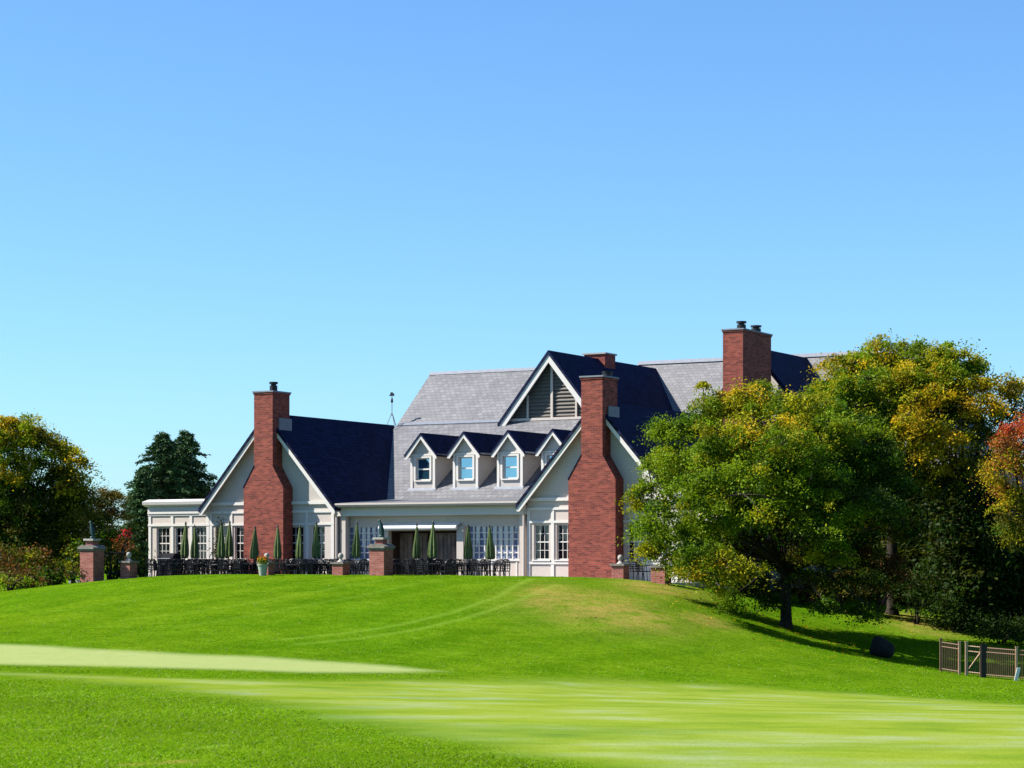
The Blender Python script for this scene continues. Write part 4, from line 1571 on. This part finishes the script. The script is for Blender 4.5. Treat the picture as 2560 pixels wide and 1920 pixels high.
# trees behind it, to the right
BK = [(2215, 1045, 90, 45, -1.6, [G_LT, G_YL, G_MD]), (2330, 940, 70, 34, -1.2, [G_YL, G_LT, YEL]), (2180, 960, 80, 40, -1.4, [G_YL, G_LT, G_MD]), (2260, 945, 70, 36, -1.6, [G_LT, G_YL, YEL]), (2085, 965, 60, 45, 0, [G_LT, G_YL, G_YL]), (2125, 925, 75, 50, 0.5, [G_LT, G_YL, YEL]), (2190, 900, 90, 52, 1, [G_YL, G_LT, YEL]), (2280, 890, 100, 45, 0.5, [G_YL, G_LT, G_LT]),
      (2370, 905, 80, 42, 0, [G_LT, G_MD, G_YL]), (2425, 925, 42, 34, 0, [G_MD, G_LT]), (2110, 1020, 130, 70, -1, [G_MD, G_LT, G_YL]), (2240, 990, 130, 75, 0, [G_MD, G_LT, G_DK]),
      (2340, 980, 90, 60, 1, [G_DK, G_MD]), (2270, 1090, 120, 70, 1, [G_DK, G_MD])]
tree('green_tree', 'tall yellow-green tree rising over the house roof, behind the big locust', 2230, 1560, 89.0, BK, MIX, 0.22, 4.0, dens=14, per=170, leaf=0.056, flat=0.5, csize=0.52, shell=0.4)
YT = [(2290, 1010, 50, 26, -2.6, [GOLD, YEL, G_YL]), (2345, 985, 60, 28, -2.2, [GOLD, YEL, G_YL]), (2410, 965, 60, 30, -1.8, [GOLD, YEL, G_YL]), (2480, 960, 55, 28, -1.5, [YEL, GOLD, G_YL]), (2540, 975, 50, 30, -1.2, [YEL, OLIVE, G_YL]),
      (2265, 1050, 45, 24, -3.0, [YEL, G_YL]), (2320, 1065, 60, 30, -2.8, [GOLD, YEL, G_YL]), (2400, 1030, 60, 34, -0.6, [G_DK, G_MD, OLIVE]), (2460, 1020, 60, 30, -2.2, [YEL, G_YL, GOLD]), (2530, 1040, 55, 36, -0.6, [G_DK, G_MD, OLIVE]),
      (2300, 1115, 60, 30, -2.6, [YEL, G_YL, G_LT]), (2375, 1095, 60, 30, -2.6, [YEL, GOLD, G_YL]), (2450, 1085, 55, 34, -1.6, [G_DK, G_YL, OLIVE]), (2350, 1150, 70, 34, -2.0, [G_YL, OLIVE, YEL]), (2430, 1150, 60, 34, -1.6, [OLIVE, G_YL]),
      (2290, 1170, 60, 34, -1.8, [G_YL, OLIVE, G_MD]), (2370, 1205, 70, 36, -1.6, [OLIVE, G_DK, G_YL]), (2460, 1215, 60, 36, -1.2, [OLIVE, G_DK, RUST]), (2500, 1130, 50, 40, -0.8, [G_DK, OLIVE])]
tree('yellow_tree', 'golden yellow autumn tree at the right, between the tall green tree and the red maple', 2400, 1560, 89.0, YT, [YEL], 0.17, 3.6, dens=13, per=160, leaf=0.056, flat=0.5, csize=0.5, shell=0.4)
RT = [(2555, 1055, 34, 38, 0, [RED, RED, ORG]), (2590, 1100, 50, 50, 0, [RED, ORG]), (2525, 1085, 20, 22, -0.4, [RED, ORG, RUST]), (2515, 1120, 36, 30, -0.4, [ORG, OLIVE, RUST, G_YL]), (2500, 1172, 38, 36, -0.5, [OLIVE, G_YL, ORG, YEL]), (2555, 1170, 45, 40, 0, [ORG, G_YL, RUST]),
      (2512, 1235, 36, 36, -0.4, [YEL, G_YL, ORG]), (2575, 1240, 50, 46, 0, [G_YL, ORG, OLIVE]), (2530, 1310, 40, 40, -0.2, [OLIVE, G_YL, G_MD]), (2590, 1330, 50, 50, 0, [G_DK, OLIVE, G_YL])]
tree('maple_tree', 'red and orange maple cut off by the right edge of the view', 2600, 1600, 79.0, RT, [RED], 0.16, 2.4, dens=17, per=190, leaf=0.042, flat=0.6, csize=0.5, shell=0.3)
# dark evergreens filling the shade below
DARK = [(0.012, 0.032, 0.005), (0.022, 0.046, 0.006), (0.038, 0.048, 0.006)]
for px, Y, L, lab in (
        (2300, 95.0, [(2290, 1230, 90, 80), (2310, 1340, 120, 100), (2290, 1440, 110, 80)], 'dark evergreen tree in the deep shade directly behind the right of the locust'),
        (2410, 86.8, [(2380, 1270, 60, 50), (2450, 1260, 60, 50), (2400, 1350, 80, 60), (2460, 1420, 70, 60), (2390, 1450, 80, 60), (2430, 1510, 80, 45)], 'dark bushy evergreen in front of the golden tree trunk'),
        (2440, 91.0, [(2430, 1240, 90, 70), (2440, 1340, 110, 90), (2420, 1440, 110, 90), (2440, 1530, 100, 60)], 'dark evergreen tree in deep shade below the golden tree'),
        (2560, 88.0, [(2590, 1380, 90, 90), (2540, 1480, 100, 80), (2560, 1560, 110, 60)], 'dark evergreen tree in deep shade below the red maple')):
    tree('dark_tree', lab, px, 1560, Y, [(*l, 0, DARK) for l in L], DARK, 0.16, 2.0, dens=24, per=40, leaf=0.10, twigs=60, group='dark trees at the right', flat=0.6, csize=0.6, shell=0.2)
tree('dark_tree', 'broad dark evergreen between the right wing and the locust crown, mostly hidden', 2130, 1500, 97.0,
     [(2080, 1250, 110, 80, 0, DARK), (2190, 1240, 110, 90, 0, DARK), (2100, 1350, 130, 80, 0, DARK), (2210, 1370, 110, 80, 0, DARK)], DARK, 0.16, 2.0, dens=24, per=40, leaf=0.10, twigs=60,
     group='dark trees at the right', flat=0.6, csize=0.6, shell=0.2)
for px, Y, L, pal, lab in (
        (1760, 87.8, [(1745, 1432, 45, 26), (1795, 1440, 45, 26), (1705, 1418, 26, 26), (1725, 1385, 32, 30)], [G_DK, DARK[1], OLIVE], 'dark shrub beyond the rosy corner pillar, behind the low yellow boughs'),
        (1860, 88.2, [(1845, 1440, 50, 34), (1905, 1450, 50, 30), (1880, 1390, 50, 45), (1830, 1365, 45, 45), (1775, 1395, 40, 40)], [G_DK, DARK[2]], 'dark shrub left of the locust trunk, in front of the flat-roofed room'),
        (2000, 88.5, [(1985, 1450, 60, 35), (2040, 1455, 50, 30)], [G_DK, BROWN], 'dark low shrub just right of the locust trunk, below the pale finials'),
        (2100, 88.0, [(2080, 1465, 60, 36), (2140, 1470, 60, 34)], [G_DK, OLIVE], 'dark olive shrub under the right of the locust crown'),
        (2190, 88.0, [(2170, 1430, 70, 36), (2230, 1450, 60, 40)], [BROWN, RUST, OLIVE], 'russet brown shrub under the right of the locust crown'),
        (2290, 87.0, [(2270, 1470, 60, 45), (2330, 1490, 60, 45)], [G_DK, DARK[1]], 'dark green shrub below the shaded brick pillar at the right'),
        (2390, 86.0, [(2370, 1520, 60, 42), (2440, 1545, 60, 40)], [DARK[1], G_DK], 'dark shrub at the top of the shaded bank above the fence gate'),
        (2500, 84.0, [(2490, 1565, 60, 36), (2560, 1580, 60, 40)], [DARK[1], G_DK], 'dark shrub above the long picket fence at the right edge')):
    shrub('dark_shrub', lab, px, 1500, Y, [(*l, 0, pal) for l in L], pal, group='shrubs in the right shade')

# left side: yellowing tree, browner tree behind, spruces, shrubs
LT_ = [(200, 1290, 60, 42, 0, [G_DK, OLIVE, G_YL]), (60, 1385, 90, 36, -0.6, [G_DK, OLIVE]), (160, 1385, 70, 36, 0, [OLIVE, G_DK, G_YL]), (185, 1205, 40, 34, -0.4, [G_YL, OLIVE, YEL]), (-30, 1090, 90, 60, 0, [YEL, G_YL, G_LT]), (55, 1080, 75, 40, 0.5, [YEL, G_YL, G_YL, G_LT]), (100, 1120, 60, 42, 0, [G_LT, OLIVE, G_YL]), (150, 1128, 38, 26, 0.3, [YEL, G_YL, GOLD]), (20, 1165, 60, 45, -1, [G_YL, YEL, G_MD]),
       (105, 1190, 85, 45, 0.5, [G_DK, G_MD, OLIVE]), (175, 1170, 45, 38, 0, [G_YL, YEL, OLIVE]), (-20, 1230, 110, 60, 0.3, [G_DK, G_MD]), (95, 1265, 90, 55, 0, [G_DK, G_MD, OLIVE]), (170, 1235, 45, 40, 0.5, [OLIVE, G_DK]),
       (20, 1320, 110, 60, 0, [G_DK, OLIVE]), (130, 1340, 80, 50, 0.2, [G_DK, OLIVE, G_YL])]
tree('locust_tree', 'yellowing locust tree cut off by the left edge', 60, 1450, 93.0, LT_, MIX, 0.24, 2.8, dens=14, per=170, leaf=0.056, flat=0.5, csize=0.5, shell=0.4)
BT = [(215, 1240, 55, 28, 0, [OLIVE, BROWN, G_DK]), (265, 1255, 45, 32, 0.5, [OLIVE, BROWN]), (285, 1285, 26, 26, 0.2, [OLIVE, BROWN]), (220, 1300, 70, 45, 0, [G_DK, OLIVE, BROWN]), (200, 1365, 60, 45, 0, [OLIVE, G_YL, G_DK]), (270, 1340, 40, 30, 0.4, [G_DK, OLIVE])]
tree('olive_tree', 'brownish green tree beside the yellowing locust, behind the left brick pillar', 225, 1440, 99.0, BT, [OLIVE], 0.16, 1.8, dens=16, per=190, leaf=0.045, flat=0.4, csize=0.6, shell=0.3)

for px, Y, L, pal, lab in (
        (40, 90.0, [(10, 1400, 60, 36), (70, 1392, 50, 30)], [RUST, BROWN, OLIVE, G_DK], 'rust coloured shrub at the left edge, below the yellowing locust'),
        (85, 89.5, [(85, 1385, 30, 24), (95, 1420, 45, 30)], [OLIVE, G_MD, RUST, G_YL], 'olive and rust shrub left of the tall brick pillar with the bird'),
        (130, 89.0, [(120, 1438, 50, 26), (165, 1432, 36, 24), (195, 1428, 22, 18)], [G_DK, G_MD, BROWN], 'dark green shrub with pale twigs just left of the tall brick pillar'),
        (185, 90.5, [(180, 1400, 32, 36), (195, 1375, 24, 24)], [G_MD, G_DK, OLIVE, G_YL], 'green and olive shrub right behind the tall brick pillar'),
        (20, 87.0, [(15, 1460, 32, 22), (55, 1452, 26, 18)], [G_YL, G_LT, OLIVE], 'pale yellow-green shrub at the bottom of the left shrub bank'),
        (80, 88.0, [(80, 1450, 40, 20), (30, 1435, 40, 22)], [BROWN, G_DK, RUST], 'low brown shrub at the foot of the left shrub bank')):
    shrub('garden_shrub', lab, px, 1450, Y, [(*l, 0, pal) for l in L], pal, group='shrubs at the left edge')
shrub('red_shrub', 'shrub with bright red leaves between the brick pillar and the flat-roofed room', 310, 1430, 96.0,
      [(316, 1331, 16, 7, 0, [(0.34, 0.015, 0.03)]), (288, 1344, 9, 8, 0, [RED, OLIVE]), (310, 1365, 30, 24, 0, [RUST, ORG, BROWN]), (300, 1400, 36, 26, 0, [BROWN, RUST, OLIVE])], [RED])
shrub('dark_shrub', 'dark green shrub behind the iron railing at the left', 275, 1430, 94.5,
      [(268, 1345, 26, 30), (275, 1390, 34, 36), (272, 1422, 30, 18), (305, 1420, 20, 20), (345, 1400, 24, 40), (350, 1425, 20, 16), (338, 1325, 14, 30)], [G_DK, G_MD, DARK[2]])


def spruce(label, px, Y, top_py, half_px, bottom_z, n_tier=30):
    b = at(px, HORZ, Y)
    b.z = gz(b.x, b.y)
    t = thing('spruce_tree', label, 'tree', b, 0, 'spruces behind the left wing')
    H = CAMZ + (HORZ - top_py) / FPX * Y - b.z
    R = half_px / FPX * Y
    Vs, Cs = [], []
    m = MB()
    m.tube([(0, 0, -0.4), (0, 0, H * 0.5), (0, 0, H * 0.98)], [0.2, 0.12, 0.015], 8)
    cols = np.array([(0.020, 0.055, 0.020), (0.030, 0.078, 0.025), (0.050, 0.100, 0.026)])
    nb = n_tier * 11
    for i in range(nb):
        f = (i + RNG.random()) / nb                       # 0 top .. 1 bottom
        z = H * (1 - 0.94 * f) - 0.05
        prof = min(1.0, (f * 2.3) ** 0.7) * (1 - 0.1 * max(0, f - 0.6) / 0.4)
        L = (0.10 + R * prof) * (0.72 + 0.42 * RNG.random())
        a = RNG.random() * 2 * np.pi
        d = np.array([np.cos(a), np.sin(a)])
        k = int(26 + 60 * L)
        s = RNG.random(k) ** 0.7
        rise = 0.10 * L
        ax = np.stack([d[0] * L * s, d[1] * L * s, z + rise * np.sin(s * 2.4) - 0.28 * L * s ** 2 + 0.12 * L * s ** 4], -1)
        ax += RNG.normal(size=(k, 3)) * np.array([0.11, 0.11, 0.07]) * (0.5 + 0.8 * (1 - s))[:, None]
        if i % 4 == 0:
            m.tube([(0, 0, z - 0.05), tuple(np.array([d[0] * L * 0.5, d[1] * L * 0.5, z])), tuple(np.array([d[0] * L * 0.9, d[1] * L * 0.9, z - 0.12 * L]))], [0.025, 0.015, 0.006], 4)
        Vs.append(ax)
        Cs.append(cols[RNG.integers(0, 3, k)] * (0.6 + 0.8 * RNG.random()) * (0.7 + 0.6 * RNG.random((k, 1))))
    P = np.concatenate(Vs)
    C = np.concatenate(Cs)
    n = len(P)
    out = P * np.array([1, 1, 0])
    out /= np.linalg.norm(out, axis=1)[:, None] + 1e-6
    T = out + RNG.normal(size=(n, 3)) * 0.55 + np.array([0, 0, -0.1])
    T /= np.linalg.norm(T, axis=1)[:, None]
    B = np.cross(T, RNG.normal(size=(n, 3)))
    B /= np.linalg.norm(B, axis=1)[:, None] + 1e-9
    sz = (0.09 * (0.6 + 0.8 * RNG.random(n)))[:, None]
    V = np.stack([P - T * sz, P - B * sz * 0.30, P + T * sz, P + B * sz * 0.30], 1)
    quads_object('crown', V.reshape(-1, 3), M['needle'], t, C)
    m.build('trunk', M['bark'], t)


spruce('dark spruce behind the flat-roofed room, left one of the twin tops', 406, 112.0, 1082, 92, 0)
spruce('dark spruce behind the left wing gable, right one of the twin tops', 463, 113.5, 1078, 92, 0)
spruce('dark spruce in the middle, filling the notch between the twin tops', 436, 114.5, 1112, 96, 0)
spruce('small dark spruce at the left of the twin spruces, beside the gap of sky', 356, 110.0, 1178, 46, 0)
tree('dark_tree', 'dark round tree in the gap between the left shrubs and the spruces', 320, 1440, 121.0, [(310, 1352, 40, 30, 0, DARK), (270, 1350, 50, 36, 0, DARK), (345, 1340, 40, 60, 0, DARK)], DARK, 0.14, 1.2, dens=30, per=34,
     leaf=0.09, twigs=30, flat=0.7, csize=0.5, shell=0.2)
tree('dark_tree', 'dark tree behind the yellowing locust at the left edge', 60, 1440, 116.0, [(-20, 1300, 90, 90, 0, DARK), (80, 1340, 80, 60, 0, DARK), (150, 1370, 80, 50, 0, DARK)], DARK, 0.18, 1.8, dens=26, per=36,
     leaf=0.1, twigs=30, flat=0.7, csize=0.6, shell=0.2)

# narrow evergreen against the left wing
p = uv2w(u_of(543, -1.0), -1.0, PATIO_Z)
t = thing('columnar_shrub', 'narrow dark evergreen column against the wall left of the left chimney', 'shrub', p)
lob = [(np.array([0, 0, 0.8]), np.array([0.33, 0.33, 0.8]), None), (np.array([0.03, 0, 1.7]), np.array([0.26, 0.26, 0.8]), None), (np.array([0.10, 0, 2.4]), np.array([0.13, 0.13, 0.4]), None)]
crown('foliage', lob, t, [DARK[2], G_DK, (0.05, 0.05, 0.012)], 60, 26, 0.045, flat=1.4, csize=0.22, mat='needle', shell=0.4)
MB().tube([(0, 0, 0), (0, 0, 2.3)], [0.06, 0.02], 6).build('stem', M['bark'], t)

# a few fallen leaves on the bank under the autumn trees
n = 900
fx = RNG.normal(10.5, 3.2, n)
fy = RNG.normal(80.0, 3.5, n)
fz = ground(fx, fy) + 0.02
P = np.stack([fx, fy, fz], -1)
a = RNG.random(n) * 2 * np.pi
T = np.stack([np.cos(a), np.sin(a), 0.3 * RNG.normal(size=n)], -1)
B = np.stack([-np.sin(a), np.cos(a), 0.3 * RNG.normal(size=n)], -1)
sz = (0.03 + 0.03 * RNG.random(n))[:, None]
V = np.stack([P - T * sz, P - B * sz * 0.6, P + T * sz, P + B * sz * 0.6], 1)
pc = np.array([YEL, GOLD, BROWN, G_YL])
fl = quads_object('fallen_leaves', V.reshape(-1, 3), M['leaf'], None, pc[RNG.integers(0, 4, n)] * 0.8)
tag(fl, 'yellow fallen leaves scattered on the grass bank under the locust', 'leaves', kind='stuff')
